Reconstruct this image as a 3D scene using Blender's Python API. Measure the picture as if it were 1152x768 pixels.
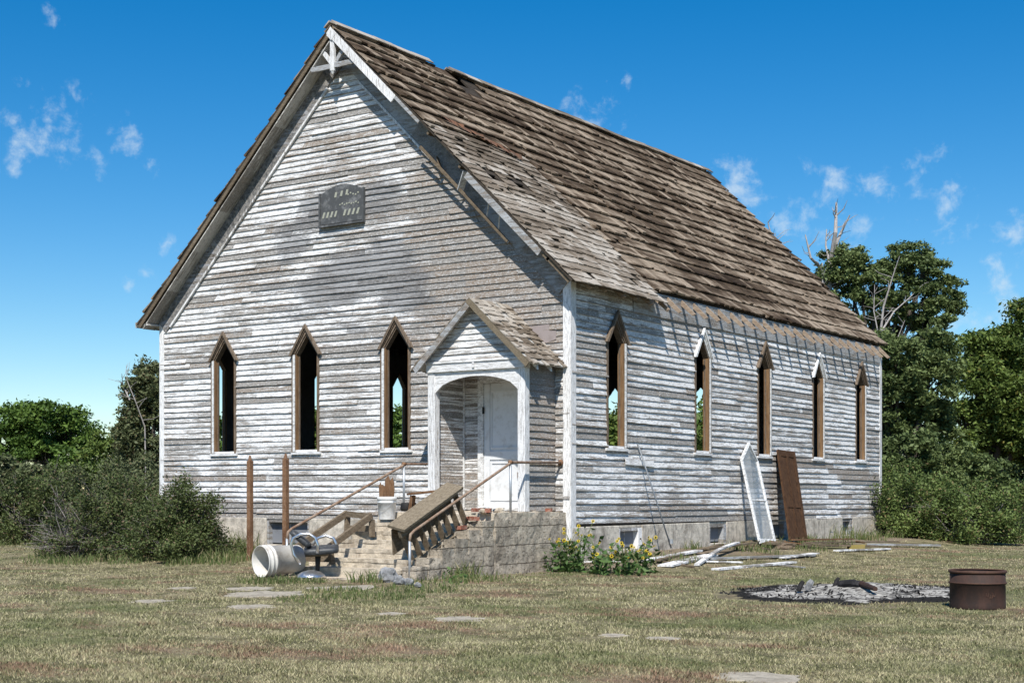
import bpy, bmesh, math, random
import numpy as np
from mathutils import Vector, Matrix, Quaternion, noise

random.seed(7)
rng = np.random.default_rng(7)
for o in list(bpy.data.objects):
    bpy.data.objects.remove(o)
S = bpy.context.scene
COL = S.collection
rad = math.radians
PI = math.pi

# ------------------------------------------------------------------ camera
F_PX, Y0, YAW, CX, CY, EYE = 1601.3, 554.9, -0.5993, 12.413, -19.879, 1.24
cd = bpy.data.cameras.new("camera")
cam = bpy.data.objects.new("camera", cd)
COL.objects.link(cam)
cam.location = (CX, CY, EYE)
cam.rotation_euler = (PI / 2, 0, -YAW)
cd.sensor_width = 36
cd.lens = F_PX / 1152 * 36
cd.shift_y = (Y0 - 384) / 1152
cd.clip_start = 0.1
cd.clip_end = 3000
S.camera = cam

# ------------------------------------------------------------------ light
TO_SUN = Vector((0.56, -0.95, 1.32)).normalized()
SUN_EL = math.asin(TO_SUN.z)
SUN_AZ = math.atan2(TO_SUN.x, TO_SUN.y)
sd = bpy.data.lights.new("sun", 'SUN')
sun = bpy.data.objects.new("sun", sd)
COL.objects.link(sun)
sun.rotation_euler = TO_SUN.to_track_quat('Z', 'Y').to_euler()
sun.location = (0, 0, 30)
sd.energy = 5.0
sd.angle = rad(0.5)
sd.color = (1.0, 0.965, 0.90)

W = bpy.data.worlds.new("World")
S.world = W
W.use_nodes = True
wt = W.node_tree
wt.nodes.clear()
def wn(t, **k):
    n = wt.nodes.new(t)
    for a, b in k.items():
        setattr(n, a, b)
    return n
sky = wn('ShaderNodeTexSky')
sky.sky_type = 'NISHITA'
sky.sun_disc = False
sky.sun_elevation = SUN_EL
sky.sun_rotation = SUN_AZ
sky.altitude = 1200
sky.air_density = 1.15
sky.dust_density = 0.15
sky.ozone_density = 3.0
hsv = wn('ShaderNodeHueSaturation')
hsv.inputs["Saturation"].default_value = 1.48
hsv.inputs['Value'].default_value = 1.0
wt.links.new(sky.outputs[0], hsv.inputs['Color'])
# small fair-weather clouds: noise broken puffs round a few directions of the sky
tc = wn('ShaderNodeTexCoord')
def at(px, py, d):
    fw = Vector((math.sin(YAW), math.cos(YAW), 0))
    rt = Vector((math.cos(YAW), -math.sin(YAW), 0))
    return Vector((CX, CY, EYE)) + d * (fw + rt * ((px - 576) / F_PX) + Vector((0, 0, (Y0 - py) / F_PX)))
puffs = [(12, 135, 26), (42, 150, 34), (75, 142, 24), (138, 160, 22), (112, 188, 18), (92, 120, 20), (14, 195, 18), (168, 188, 10),
         (190, 275, 14), (163, 305, 12), (150, 320, 10), (708, 90, 14), (672, 135, 34), (835, 205, 30), (935, 225, 42), (990, 205, 24),
         (1070, 238, 34), (1038, 180, 22), (1145, 262, 22), (1118, 297, 16), (1130, 320, 20), (1080, 362, 46), (1140, 345, 26), (1150, 372, 40), (965, 262, 26),
         (885, 250, 20), (62, 25, 14), (30, 98, 14), (960, 330, 40), (1040, 350, 30),
         (-90, 160, 50), (1260, 300, 60), (1350, 240, 50)]
dist = wn('ShaderNodeTexNoise', noise_dimensions='3D')
dist.inputs['Scale'].default_value = 48
dist.inputs['Detail'].default_value = 8
dist.inputs['Roughness'].default_value = 0.62
dist.inputs['Distortion'].default_value = 0.15
wt.links.new(tc.outputs['Generated'], dist.inputs['Vector'])
acc = None
for (px, py, r) in puffs:
    d = (at(px, py, 1) - Vector((CX, CY, EYE))).normalized()
    sub = wn('ShaderNodeVectorMath', operation='DISTANCE')
    wt.links.new(tc.outputs['Generated'], sub.inputs[0])
    sub.inputs[1].default_value = d
    mr = wn('ShaderNodeMapRange')
    mr.inputs['From Min'].default_value = 0
    mr.inputs['From Max'].default_value = r / F_PX * 1.7
    mr.inputs['To Min'].default_value = 1
    mr.inputs['To Max'].default_value = 0
    wt.links.new(sub.outputs['Value'], mr.inputs['Value'])
    if acc is None:
        acc = mr.outputs[0]
    else:
        mx = wn('ShaderNodeMath', operation='MAXIMUM')
        wt.links.new(acc, mx.inputs[0]); wt.links.new(mr.outputs[0], mx.inputs[1])
        acc = mx.outputs[0]
sm = wn('ShaderNodeMath', operation='MULTIPLY_ADD')
wt.links.new(dist.outputs[0], sm.inputs[0]); sm.inputs[1].default_value = 3.8; sm.inputs[2].default_value = -2.38
ad = wn('ShaderNodeMath', operation='ADD')
wt.links.new(acc, ad.inputs[0]); wt.links.new(sm.outputs[0], ad.inputs[1])
cl = wn('ShaderNodeMapRange', interpolation_type='SMOOTHSTEP')
cl.inputs['From Min'].default_value = 0.05
cl.inputs['From Max'].default_value = 1.3
wt.links.new(ad.outputs[0], cl.inputs['Value'])
gate = wn('ShaderNodeMath', operation='MULTIPLY')
g2 = wn('ShaderNodeMapRange', interpolation_type='SMOOTHSTEP')
g2.inputs['From Max'].default_value = 0.35
wt.links.new(acc, g2.inputs['Value'])
wt.links.new(cl.outputs[0], gate.inputs[0]); wt.links.new(g2.outputs[0], gate.inputs[1])
gm = wn('ShaderNodeMath', operation='MULTIPLY'); gm.inputs[1].default_value = 0.72
wt.links.new(gate.outputs[0], gm.inputs[0])
mixc = wn('ShaderNodeMix', data_type='RGBA')
wt.links.new(gm.outputs[0], mixc.inputs['Factor'])
wt.links.new(hsv.outputs[0], mixc.inputs[6])
mixc.inputs[7].default_value = (5.6, 6.6, 7.4, 1)
bg = wn('ShaderNodeBackground')
bg.inputs['Strength'].default_value = 0.100
wo = wn('ShaderNodeOutputWorld')
wt.links.new(mixc.outputs[2], bg.inputs['Color'])
wt.links.new(bg.outputs[0], wo.inputs[0])
try:
    W.cycles.sampling_method = 'MANUAL'
    W.cycles.sample_map_resolution = 512
except Exception:
    pass

S.view_settings.view_transform = 'Standard'
S.view_settings.look = 'None'
S.view_settings.gamma = 1
S.view_settings.exposure = 0.31
try:
    S.cycles.max_bounces = 6
    S.cycles.diffuse_bounces = 3
    S.cycles.transparent_max_bounces = 6
except Exception:
    pass

# ------------------------------------------------------------------ material helpers
class NT:
    def __init__(self, name, rough=0.85, spec=0.2, metal=0.0):
        self.m = bpy.data.materials.new(name)
        self.m.use_nodes = True
        self.t = self.m.node_tree
        self.b = self.t.nodes['Principled BSDF']
        self.b.inputs['Roughness'].default_value = rough
        self.b.inputs['Specular IOR Level'].default_value = spec
        self.b.inputs['Metallic'].default_value = metal
    def n(self, t, **k):
        x = self.t.nodes.new(t)
        for a, b in k.items():
            setattr(x, a, b)
        return x
    def l(self, a, b):
        self.t.links.new(a, b)
    def coords(self, sc=(1, 1, 1), kind='Object', rot=(0, 0, 0)):
        c = self.n('ShaderNodeTexCoord')
        m = self.n('ShaderNodeMapping')
        m.inputs['Scale'].default_value = sc
        m.inputs['Rotation'].default_value = rot
        self.l(c.outputs[kind], m.inputs['Vector'])
        return m.outputs[0]
    def noise(self, vec, scale, detail=4, rough=0.6, dist=0.0):
        x = self.n('ShaderNodeTexNoise')
        x.inputs['Scale'].default_value = scale
        x.inputs['Detail'].default_value = detail
        x.inputs['Roughness'].default_value = rough
        x.inputs['Distortion'].default_value = dist
        self.l(vec, x.inputs['Vector'])
        return x.outputs[0]
    def math(self, op, a, b=None, c=None, clamp=False):
        x = self.n('ShaderNodeMath', operation=op, use_clamp=clamp)
        for i, v in enumerate((a, b, c)):
            if v is None: continue
            if isinstance(v, (int, float)): x.inputs[i].default_value = v
            else: self.l(v, x.inputs[i])
        return x.outputs[0]
    def smooth(self, v, lo, hi):
        x = self.n('ShaderNodeMapRange', interpolation_type='SMOOTHSTEP')
        x.inputs['From Min'].default_value = lo
        x.inputs['From Max'].default_value = hi
        self.l(v, x.inputs['Value'])
        return x.outputs[0]
    def mix(self, f, a, b):
        x = self.n('ShaderNodeMix', data_type='RGBA')
        if isinstance(f, (int, float)): x.inputs[0].default_value = f
        else: self.l(f, x.inputs[0])
        for i, v in ((6, a), (7, b)):
            if isinstance(v, tuple): x.inputs[i].default_value = (*v[:3], 1)
            else: self.l(v, x.inputs[i])
        return x.outputs[2]
    def ramp(self, v, stops):
        x = self.n('ShaderNodeValToRGB')
        e = x.color_ramp.elements
        while len(e) < len(stops): e.new(0.5)
        for k, (p, c) in zip(e, stops):
            k.position = p; k.color = (*c[:3], 1)
        self.l(v, x.inputs[0])
        return x.outputs[0]
    def island(self):
        return self.n('ShaderNodeNewGeometry').outputs['Random Per Island']
    def attr(self, name):
        x = self.n('ShaderNodeAttribute', attribute_name=name)
        return x.outputs['Fac']
    def color(self, c):
        if isinstance(c, tuple): self.b.inputs['Base Color'].default_value = (*c[:3], 1)
        else: self.l(c, self.b.inputs['Base Color'])
    def bump(self, h, strength=0.5, dist=0.01):
        x = self.n('ShaderNodeBump')
        x.inputs['Strength'].default_value = strength
        x.inputs['Distance'].default_value = dist
        self.l(h, x.inputs['Height'])
        self.l(x.outputs[0], self.b.inputs['Normal'])
        return self

def painted_wood(name, grain=(1.3, 1.3, 13), paint=(0.87, 0.86, 0.85), bias=0.0, brown=(0.185, 0.130, 0.085), grey=(0.170, 0.155, 0.138), use_attr=False, isl=0.36):
    """old white paint flaking off weathered boards; grain = stretch of the streaks (small along the board)"""
    t = NT(name, 0.8, 0.25)
    v = t.coords(grain)
    streak = t.noise(t.coords(tuple(g_ * 0.5 if g_ < 4 else g_ for g_ in grain)), 3.0, 7, 0.68)
    fine = t.noise(v, 14.0, 4, 0.7)
    big = t.noise(t.coords((1, 1, 1.6)), 0.9, 4, 0.6)
    chips = t.noise(t.coords((4, 4, 9)), 7.0, 5, 0.75, 0.6)
    r = t.island()
    # bare = 1 where no paint is left
    spots = t.noise(t.coords(tuple(g_ * 3.2 if g_ < 4 else g_ * 1.3 for g_ in grain), rot=(0, 0, 0)), 2.6, 6, 0.82)
    mid = t.noise(t.coords((1.2, 1.2, 3.0)), 2.4, 4, 0.65)
    a = t.math('MULTIPLY_ADD', streak, 1.45, t.math('MULTIPLY', big, 0.65))
    a = t.math('ADD', a, t.math('MULTIPLY', chips, 0.45))
    rp = t.math('POWER', r, 5.0)
    a = t.math('ADD', a, t.math('MULTIPLY', rp, isl))
    if use_attr:
        a = t.math('ADD', a, t.math('MULTIPLY', t.attr('wear'), 0.55))
    a = t.math('ADD', a, bias)
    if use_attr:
        a = t.math('ADD', a, t.math('MULTIPLY', t.math('POWER', t.attr('edge'), 5.0), 0.24))  # lower edge: peeled paint, also darkened to paint in the lap lines
    a = t.math('ADD', a, t.math('MULTIPLY', t.math('SUBTRACT', spots, 0.5), 0.55))
    bare = t.smooth(a, 1.39, 1.53)
    wood = t.mix(t.smooth(t.math('ADD', mid, t.math('MULTIPLY', t.math('SUBTRACT', r, 0.5), 0.35)), 0.40, 0.60), brown, grey)
    wood = t.mix(t.smooth(spots, 0.44, 0.62), wood, (0.29, 0.265, 0.235))
    wood = t.mix(t.math('MULTIPLY', t.smooth(chips, 0.54, 0.62), 0.8), wood, tuple(c * 0.8 for c in paint))
    wood = t.mix(t.math('MULTIPLY', t.smooth(spots, 0.46, 0.36), 0.75), wood, tuple(c * 0.35 for c in brown))
    r2 = t.math('FRACT', t.math('MULTIPLY', r, 7.31))
    pc = t.mix(r2, tuple(c * 0.86 for c in paint), paint)
    dirt = t.smooth(t.math('ADD', t.math('MULTIPLY', t.noise(v, 6.0, 6, 0.8), .75), t.math('MULTIPLY', spots, .25)), 0.47, 0.58)
    pc = t.mix(t.math('MULTIPLY', dirt, 0.70), pc, (0.26, 0.245, 0.225))
    pc = t.mix(t.math('MULTIPLY', t.smooth(chips, 0.56, 0.68), 0.6), pc, (0.16, 0.14, 0.12))
    c = t.mix(t.math('MULTIPLY', bare, 0.92), pc, wood)
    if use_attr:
        so = t.math('MULTIPLY', t.attr('stain_shade'), t.math('ADD', 0.62, t.math('MULTIPLY', r2, 0.7)))  # grey mask: wall stains, and eave shade painted on the porch
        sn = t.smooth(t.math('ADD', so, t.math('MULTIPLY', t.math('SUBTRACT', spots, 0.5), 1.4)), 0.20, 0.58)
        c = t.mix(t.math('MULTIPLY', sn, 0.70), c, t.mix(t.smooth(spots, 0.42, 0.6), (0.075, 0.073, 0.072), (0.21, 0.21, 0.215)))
    t.color(c)
    t.bump(t.math('MULTIPLY_ADD', bare, -0.6, t.math('MULTIPLY', fine, 0.9)), 0.6, 0.006)
    return t.m

def bare_wood(name, c1, c2, c3=None, grain=(1, 1, 20), rough=0.9, kind='Object', contrast=1.0):
    t = NT(name, rough, 0.15)
    v = t.coords(grain, kind)
    s = t.noise(v, 4.0, 6, 0.7)
    f = t.noise(v, 18.0, 4, 0.7)
    r = t.island()
    c = t.mix(t.smooth(s, 0.32, 0.68), c1, c2)
    if c3: c = t.mix(t.math('MULTIPLY', t.smooth(f, 0.45, 0.75), 0.7), c, c3)
    c = t.mix(t.math('MULTIPLY', r, 0.35), c, tuple(x * 0.55 for x in c1))
    t.color(c)
    t.bump(f, 0.6, 0.004)
    return t.m

def flat_mat(name, c, rough=0.6, spec=0.4, metal=0.0, var=0.25, scale=12, dirt=(0.1, 0.09, 0.08)):
    t = NT(name, rough, spec, metal)
    n1 = t.noise(t.coords(), scale, 5, 0.7)
    n2 = t.noise(t.coords(), scale * 6, 4, 0.6)
    k = t.math('MULTIPLY', t.smooth(n1, 0.45, 0.75), var)
    t.color(t.mix(k, c, dirt))
    t.bump(n2, 0.25, 0.002)
    return t.m

M = {}
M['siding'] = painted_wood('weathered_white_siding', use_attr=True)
M['trim'] = painted_wood('weathered_white_trim', grain=(12, 12, 1.0), bias=-0.02)
M['trim_h'] = painted_wood('weathered_white_trim_level', grain=(0.9, 0.9, 14), bias=-0.04)
M['old_board'] = painted_wood('weathered_loose_board_paint', grain=(2.5, 2.5, 6), bias=0.06)
M['grey_trim'] = painted_wood('greyed_trim', grain=(1.5, 1.5, 6), bias=0.12, paint=(0.42, 0.43, 0.44))
M['dark_frieze'] = painted_wood('dark_mottled_frieze', grain=(2, 2, 5), bias=0.22, paint=(0.34, 0.34, 0.36), grey=(0.09, 0.088, 0.085), brown=(0.09, 0.07, 0.05))
M['white_in'] = painted_wood('old_white_paint', grain=(2, 2, 6), bias=-0.22, paint=(0.82, 0.82, 0.81))
M['brown'] = bare_wood('bare_brown_casing', (0.085, 0.058, 0.036), (0.24, 0.18, 0.13), (0.33, 0.29, 0.25), (9, 9, 1.2))
M['orange'] = bare_wood('bare_ochre_jamb', (0.16, 0.085, 0.038), (0.30, 0.18, 0.09), (0.24, 0.2, 0.16), (10, 10, 1.0))
M['plank'] = bare_wood('grey_brown_lumber', (0.10, 0.072, 0.045), (0.22, 0.17, 0.115), (0.30, 0.26, 0.21), (3, 3, 9))
M['plank_y'] = bare_wood('grey_brown_lumber_long', (0.13, 0.10, 0.065), (0.26, 0.21, 0.145), (0.33, 0.29, 0.23), (12, 1.2, 12))
M['tail'] = bare_wood('rafter_tail_wood', (0.22, 0.15, 0.10), (0.42, 0.33, 0.24), (0.52, 0.46, 0.40), (1, 6, 6))
M['dark_wood'] = bare_wood('dark_roof_wood', (0.035, 0.028, 0.022), (0.08, 0.065, 0.05), None, (1, 1, 8))
M['door_brown'] = bare_wood('brown_door_wood', (0.035, 0.017, 0.009), (0.11, 0.055, 0.027), (0.17, 0.10, 0.06), (6, 6, 1))
M['firewood'] = bare_wood('split_brown_wood', (0.10, 0.05, 0.025), (0.25, 0.14, 0.075), (0.32, 0.23, 0.15), (8, 8, 1))
M['plaster'] = flat_mat('interior_plaster', (0.20, 0.21, 0.23), 0.95, 0.1, var=0.6, scale=2.5, dirt=(0.06, 0.055, 0.05))
M['floor_in'] = flat_mat('interior_floor', (0.07, 0.05, 0.035), 0.9, 0.1, var=0.6, scale=3)

def shingle_mat(name, dark, mid, light, rust=True):
    t = NT(name, 0.92, 0.12)
    v = t.coords((1.0, 9, 1.0)); vy = t.coords((14, 2.0, 14))
    s = t.noise(v, 2.6, 6, 0.7)
    f = t.noise(t.coords((3, 40, 3)), 2.0, 5, 0.7)
    ly = t.noise(vy, 1.6, 6, 0.72)
    big = t.noise(t.coords((0.6, 0.35, 0.6)), 1.2, 4, 0.6)
    r = t.island()
    row = t.noise(t.coords((2.2, 0.12, 2.2)), 1.6, 3, 0.6)
    a = t.math('ADD', t.math('MULTIPLY', r, 0.16), t.math('MULTIPLY_ADD', s, 0.35, t.math('MULTIPLY', ly, 0.55)))
    a = t.math('ADD', a, t.math('MULTIPLY', t.math('SUBTRACT', row, 0.5), 1.1))
    a = t.math('ADD', a, t.math('MULTIPLY', t.math('POWER', t.math('FRACT', t.math('MULTIPLY', r, 5.3)), 6.0), 0.35))
    a = t.math('ADD', a, t.math('MULTIPLY', t.math('SUBTRACT', big, 0.5), 0.9))
    c = t.ramp(a, [(0.26, dark), (0.50, mid), (0.80, light)])
    c = t.mix(t.math('MULTIPLY', t.smooth(f, 0.52, 0.75), 0.6), c, tuple(x * 0.45 for x in dark))
    t.color(c)
    t.bump(f, 0.8, 0.008)
    return t.m
M['shingle'] = shingle_mat('old_cedar_shingles', (0.032, 0.021, 0.013), (0.095, 0.067, 0.044), (0.32, 0.255, 0.19))
M['shingle_pale'] = shingle_mat('bleached_cedar_shingles', (0.09, 0.07, 0.05), (0.21, 0.17, 0.13), (0.42, 0.375, 0.32))

def concrete(name, base=(0.36, 0.33, 0.285), dark=(0.10, 0.09, 0.08), tier=0.0, crack=1.0):
    t = NT(name, 0.95, 0.1)
    v = t.coords()
    a = t.noise(v, 1.6, 6, 0.7, 0.4)
    b = t.noise(v, 9.0, 6, 0.75)
    g = t.noise(v, 45.0, 3, 0.6)
    vs = t.coords((3, 3, 0.7))
    drip = t.noise(vs, 2.2, 5, 0.7)
    c = t.mix(t.smooth(b, 0.4, 0.66), base, tuple(x * 0.6 for x in base))
    c = t.mix(t.math('MULTIPLY', t.smooth(a, 0.5, 0.72), 0.8), c, dark)
    c = t.mix(t.math('MULTIPLY', t.smooth(drip, 0.48, 0.70), 0.55), c, dark)
    c = t.mix(t.math('MULTIPLY', t.smooth(g, 0.6, 0.75), 0.35), c, (0.5, 0.48, 0.44))
    t.color(c)
    hgt = t.math('ADD', t.math('MULTIPLY', b, 1.2), t.math('MULTIPLY', g, 0.4))
    if tier:
        sx = t.n('ShaderNodeSeparateXYZ'); t.l(v, sx.inputs[0])
        zz = t.math('MULTIPLY', t.math('ADD', sx.outputs[2], t.math('MULTIPLY', t.math('SUBTRACT', a, 0.5), 0.07)), 1 / 0.29)
        fr = t.math('ABSOLUTE', t.math('SUBTRACT', t.math('FRACT', zz), 0.5))
        ln = t.smooth(fr, 0.035, 0.0)
        c = t.mix(t.math('MULTIPLY', ln, 0.65), c, (0.06, 0.05, 0.04))
        pit = t.smooth(t.noise(t.coords((1, 1, 2.2)), 13, 5, 0.75), 0.58, 0.66)
        c = t.mix(t.math('MULTIPLY', pit, 0.7), c, (0.08, 0.068, 0.055))
        t.color(c)
        hgt = t.math('SUBTRACT', hgt, t.math('ADD', t.math('MULTIPLY', ln, 1.2), pit))
    t.bump(hgt, 0.9, 0.022)
    return t.m
M['conc'] = concrete('foundation_concrete', (0.64, 0.58, 0.49), (0.17, 0.145, 0.12))
M['conc_dark'] = concrete('stained_concrete', (0.47, 0.405, 0.32), (0.12, 0.10, 0.08), tier=1)
M['conc_step'] = concrete('step_concrete', (0.60, 0.52, 0.41), (0.24, 0.19, 0.14))
M['slab'] = concrete('path_slab', (0.44, 0.39, 0.31), (0.25, 0.21, 0.17))
M['rock'] = concrete('grey_rock', (0.30, 0.30, 0.30), (0.10, 0.10, 0.10))
M['brick'] = flat_mat('red_brick', (0.27, 0.10, 0.065), 0.95, 0.05, var=0.95, scale=18, dirt=(0.44, 0.36, 0.30))
M['char'] = flat_mat('charred_wood', (0.018, 0.017, 0.017), 0.9, 0.2, var=0.4, scale=15, dirt=(0.12, 0.11, 0.11))
def rust(name, c1, c2, c3, rough=0.75):
    t = NT(name, rough, 0.3)
    a = t.noise(t.coords((1, 1, 0.5)), 6, 6, 0.7)
    b = t.noise(t.coords(), 30, 4, 0.7)
    c = t.mix(t.smooth(a, 0.38, 0.62), c1, c2)
    c = t.mix(t.math('MULTIPLY', t.smooth(b, 0.5, 0.7), 0.6), c, c3)
    t.color(c); t.bump(b, 0.4, 0.003)
    return t.m
M['rust_pole'] = rust('rusty_post', (0.11, 0.05, 0.024), (0.23, 0.125, 0.065), (0.30, 0.22, 0.16))
M['drum'] = rust('rusted_drum_steel', (0.034, 0.021, 0.017), (0.058, 0.030, 0.022), (0.030, 0.018, 0.015))
M['drum_rim'] = rust('rusted_rim', (0.10, 0.05, 0.03), (0.06, 0.03, 0.022), (0.05, 0.03, 0.02))
M['rust_pipe'] = rust('rusty_handrail', (0.20, 0.12, 0.075), (0.30, 0.22, 0.16), (0.12, 0.06, 0.035))
M['galv'] = flat_mat('galvanised_pipe', (0.42, 0.44, 0.46), 0.45, 0.5, 0.5, 0.4, 8, (0.2, 0.18, 0.16))
M['plastic'] = flat_mat('white_plastic', (0.62, 0.60, 0.56), 0.55, 0.4, 0, 0.75, 5, (0.30, 0.25, 0.19))
M['bucket'] = flat_mat('white_bucket', (0.66, 0.66, 0.64), 0.5, 0.4, 0, 0.7, 9, (0.34, 0.31, 0.27))
M['vinyl'] = flat_mat('black_vinyl', (0.035, 0.038, 0.042), 0.5, 0.4, 0, 0.5, 14, (0.14, 0.14, 0.14))
M['chrome'] = flat_mat('dull_chrome', (0.72, 0.72, 0.73), 0.28, 0.5, 0.9, 0.3, 12, (0.2, 0.2, 0.2))
M['black'] = flat_mat('black_metal_and_dark', (0.02, 0.02, 0.02), 0.7, 0.2, dirt=(0.035, 0.032, 0.03))
M['glass'] = flat_mat('dusty_glass', (0.42, 0.45, 0.46), 0.25, 0.6, 0, 0.5, 6, (0.2, 0.21, 0.21))
M['glass'].node_tree.nodes['Principled BSDF'].inputs['Alpha'].default_value = 0.30
M['pipe'] = flat_mat('grey_pipe', (0.20, 0.22, 0.24), 0.5, 0.4, 0.2, 0.4, 8)
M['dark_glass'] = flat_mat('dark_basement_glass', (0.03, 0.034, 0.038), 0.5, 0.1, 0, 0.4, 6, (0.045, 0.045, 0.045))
M['sign'] = flat_mat('sign_board', (0.075, 0.078, 0.08), 0.8, 0.2, 0, 0.8, 6, (0.24, 0.24, 0.24))
M['sign_letter'] = flat_mat('sign_letters', (0.36, 0.36, 0.29), 0.8, 0.2, 0, 0.5, 30, (0.2, 0.2, 0.18))
M['yellow'] = flat_mat('yellow_block', (0.27, 0.21, 0.07), 0.9, 0.1, 0, 0.5, 9, (0.2, 0.15, 0.08))
M['white_door'] = flat_mat('white_panel_door_paint', (0.70, 0.71, 0.72), 0.6, 0.3, 0, 0.55, 7, (0.42, 0.40, 0.37))
M['soffit'] = painted_wood('soffit_paint', grain=(2.0, 12, 2.0), bias=0.02, paint=(0.58, 0.56, 0.52))

def leaf_mat(name, c1, c2, c3=None, trans=0.25, isl3=0.93):
    t = NT(name, 0.6, 0.25)
    r = t.island()
    n = t.noise(t.coords(), 0.55, 3, 0.6)
    c = t.mix(t.math('ADD', t.math('MULTIPLY', r, 0.6), t.math('MULTIPLY', t.smooth(n, 0.35, 0.65), 0.4)), c1, c2)
    if c3:
        c = t.mix(t.math('GREATER_THAN', t.math('FRACT', t.math('MULTIPLY', r, 13.7)), isl3), c, c3)
    t.color(c)
    tr = t.n('ShaderNodeBsdfTranslucent')
    t.l(c, tr.inputs['Color'])
    mx = t.n('ShaderNodeMixShader'); mx.inputs[0].default_value = trans
    out = t.t.nodes['Material Output']
    t.l(t.b.outputs[0], mx.inputs[1]); t.l(tr.outputs[0], mx.inputs[2]); t.l(mx.outputs[0], out.inputs[0])
    return t.m
M['leaf_elm'] = leaf_mat('elm_leaves', (0.06, 0.092, 0.03), (0.20, 0.25, 0.09))
M['leaf_bright'] = leaf_mat('ash_leaves', (0.035, 0.075, 0.014), (0.14, 0.22, 0.04))
M['leaf_mid'] = leaf_mat('mulberry_leaves', (0.045, 0.08, 0.018), (0.18, 0.24, 0.055), (0.22, 0.20, 0.05), isl3=0.97)
M['leaf_dull'] = leaf_mat('dull_leaves', (0.07, 0.09, 0.038), (0.19, 0.21, 0.10), (0.16, 0.13, 0.07))
M['leaf_hedge'] = leaf_mat('shrub_leaves', (0.035, 0.055, 0.018), (0.135, 0.165, 0.055), (0.17, 0.12, 0.075), isl3=0.92)
M['leaf_bush'] = leaf_mat('lilac_leaves', (0.055, 0.09, 0.025), (0.20, 0.26, 0.075), (0.22, 0.17, 0.08), isl3=0.93)
M['leaf_sun'] = leaf_mat('sunflower_leaves', (0.04, 0.09, 0.025), (0.11, 0.18, 0.05))
M['petal'] = leaf_mat('yellow_petals', (0.68, 0.46, 0.02), (0.80, 0.62, 0.04), trans=0.15)
M['seed'] = flat_mat('seed_disc', (0.045, 0.025, 0.012), 0.9, 0.1)
M['stem'] = flat_mat('green_stem', (0.14, 0.17, 0.06), 0.8, 0.2)
M['bark'] = bare_wood('dark_bark', (0.05, 0.042, 0.035), (0.13, 0.11, 0.09), None, (5, 5, 1.2))
M['dead'] = bare_wood('bleached_dead_wood', (0.28, 0.25, 0.23), (0.46, 0.43, 0.41), None, (6, 6, 1.5))
M['twig'] = bare_wood('grey_twigs', (0.16, 0.14, 0.125), (0.30, 0.27, 0.25), None, (6, 6, 1.5))

def ground_mat():
    t = NT('dry_lawn', 0.95, 0.1)
    v = t.coords()
    a = t.noise(v, 0.35, 5, 0.65, 0.3)
    b = t.noise(v, 1.6, 6, 0.7, 0.2)
    f = t.noise(v, 14.0, 6, 0.75)
    red = t.noise(t.coords((0.5, 1, 1), rot=(0, 0, 0.6)), 0.9, 5, 0.7)
    c = t.mix(t.smooth(b, 0.38, 0.64), (0.25, 0.212, 0.13), (0.095, 0.088, 0.045))
    c = t.mix(t.math('MULTIPLY', t.smooth(a, 0.48, 0.65), 0.65), c, (0.10, 0.12, 0.045))
    c = t.mix(t.math('MULTIPLY', t.smooth(red, 0.54, 0.66), 0.6), c, (0.19, 0.115, 0.085))
    c = t.mix(t.math('MULTIPLY', t.smooth(f, 0.5, 0.72), 0.6), c, (0.09, 0.08, 0.05))
    # bare trodden earth by the walls
    dirt = t.attr('dirt')
    dn = t.smooth(t.math('ADD', dirt, t.math('MULTIPLY', t.math('SUBTRACT', b, 0.5), 1.2)), 0.35, 0.75)
    c = t.mix(dn, c, t.mix(f, (0.26, 0.21, 0.155), (0.15, 0.115, 0.08)))
    t.color(c)
    t.bump(f, 0.8, 0.03)
    return t.m
M['ground'] = ground_mat()
def blade_mat():
    t = NT('grass_blades', 0.8, 0.15)
    r = t.island()
    v = t.coords()
    a = t.noise(v, 0.35, 5, 0.65, 0.3)
    b = t.noise(v, 1.6, 6, 0.7, 0.2)
    red = t.noise(t.coords((0.5, 1, 1), rot=(0, 0, 0.6)), 0.9, 5, 0.7)
    c = t.mix(t.smooth(t.math('ADD', b, t.math('MULTIPLY', t.math('SUBTRACT', r, 0.5), 0.5)), 0.36, 0.66), (0.42, 0.375, 0.22), (0.14, 0.14, 0.06))
    c = t.mix(t.math('MULTIPLY', t.smooth(a, 0.48, 0.65), 0.6), c, (0.085, 0.115, 0.035))
    rr = t.math('FRACT', t.math('MULTIPLY', r, 9.7))
    c = t.mix(t.math('MULTIPLY', t.smooth(t.math('ADD', red, t.math('MULTIPLY', rr, 0.12)), 0.56, 0.72), 0.75), c, (0.25, 0.135, 0.10))
    t.color(c)
    return t.m
M['blade'] = blade_mat()
M['weed'] = leaf_mat('weed_leaves', (0.06, 0.09, 0.025), (0.17, 0.20, 0.07), (0.30, 0.26, 0.14), isl3=0.8)
M['gold'] = leaf_mat('golden_tall_grass', (0.24, 0.15, 0.05), (0.42, 0.29, 0.12))
def ash_mat():
    t = NT('ash', 0.98, 0.05)
    v = t.coords()
    a = t.noise(v, 2.2, 6, 0.75, 0.5)
    b = t.noise(v, 12.0, 5, 0.7)
    e = t.attr('wear')
    c = t.mix(t.smooth(b, 0.42, 0.58), (0.42, 0.40, 0.36), (0.13, 0.12, 0.11))
    c = t.mix(t.smooth(t.math('ADD', a, t.math('MULTIPLY', e, 0.4)), 0.55, 0.63), c, (0.022, 0.021, 0.02))
    t.color(c); t.bump(b, 0.9, 0.03)
    return t.m
M['ash'] = ash_mat()

# ------------------------------------------------------------------ object helpers
def tag(o, label=None, cat=None, group=None, kind=None):
    if label: o['label'] = label
    if cat: o['category'] = cat
    if group: o['group'] = group
    if kind: o['kind'] = kind
    return o

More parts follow.
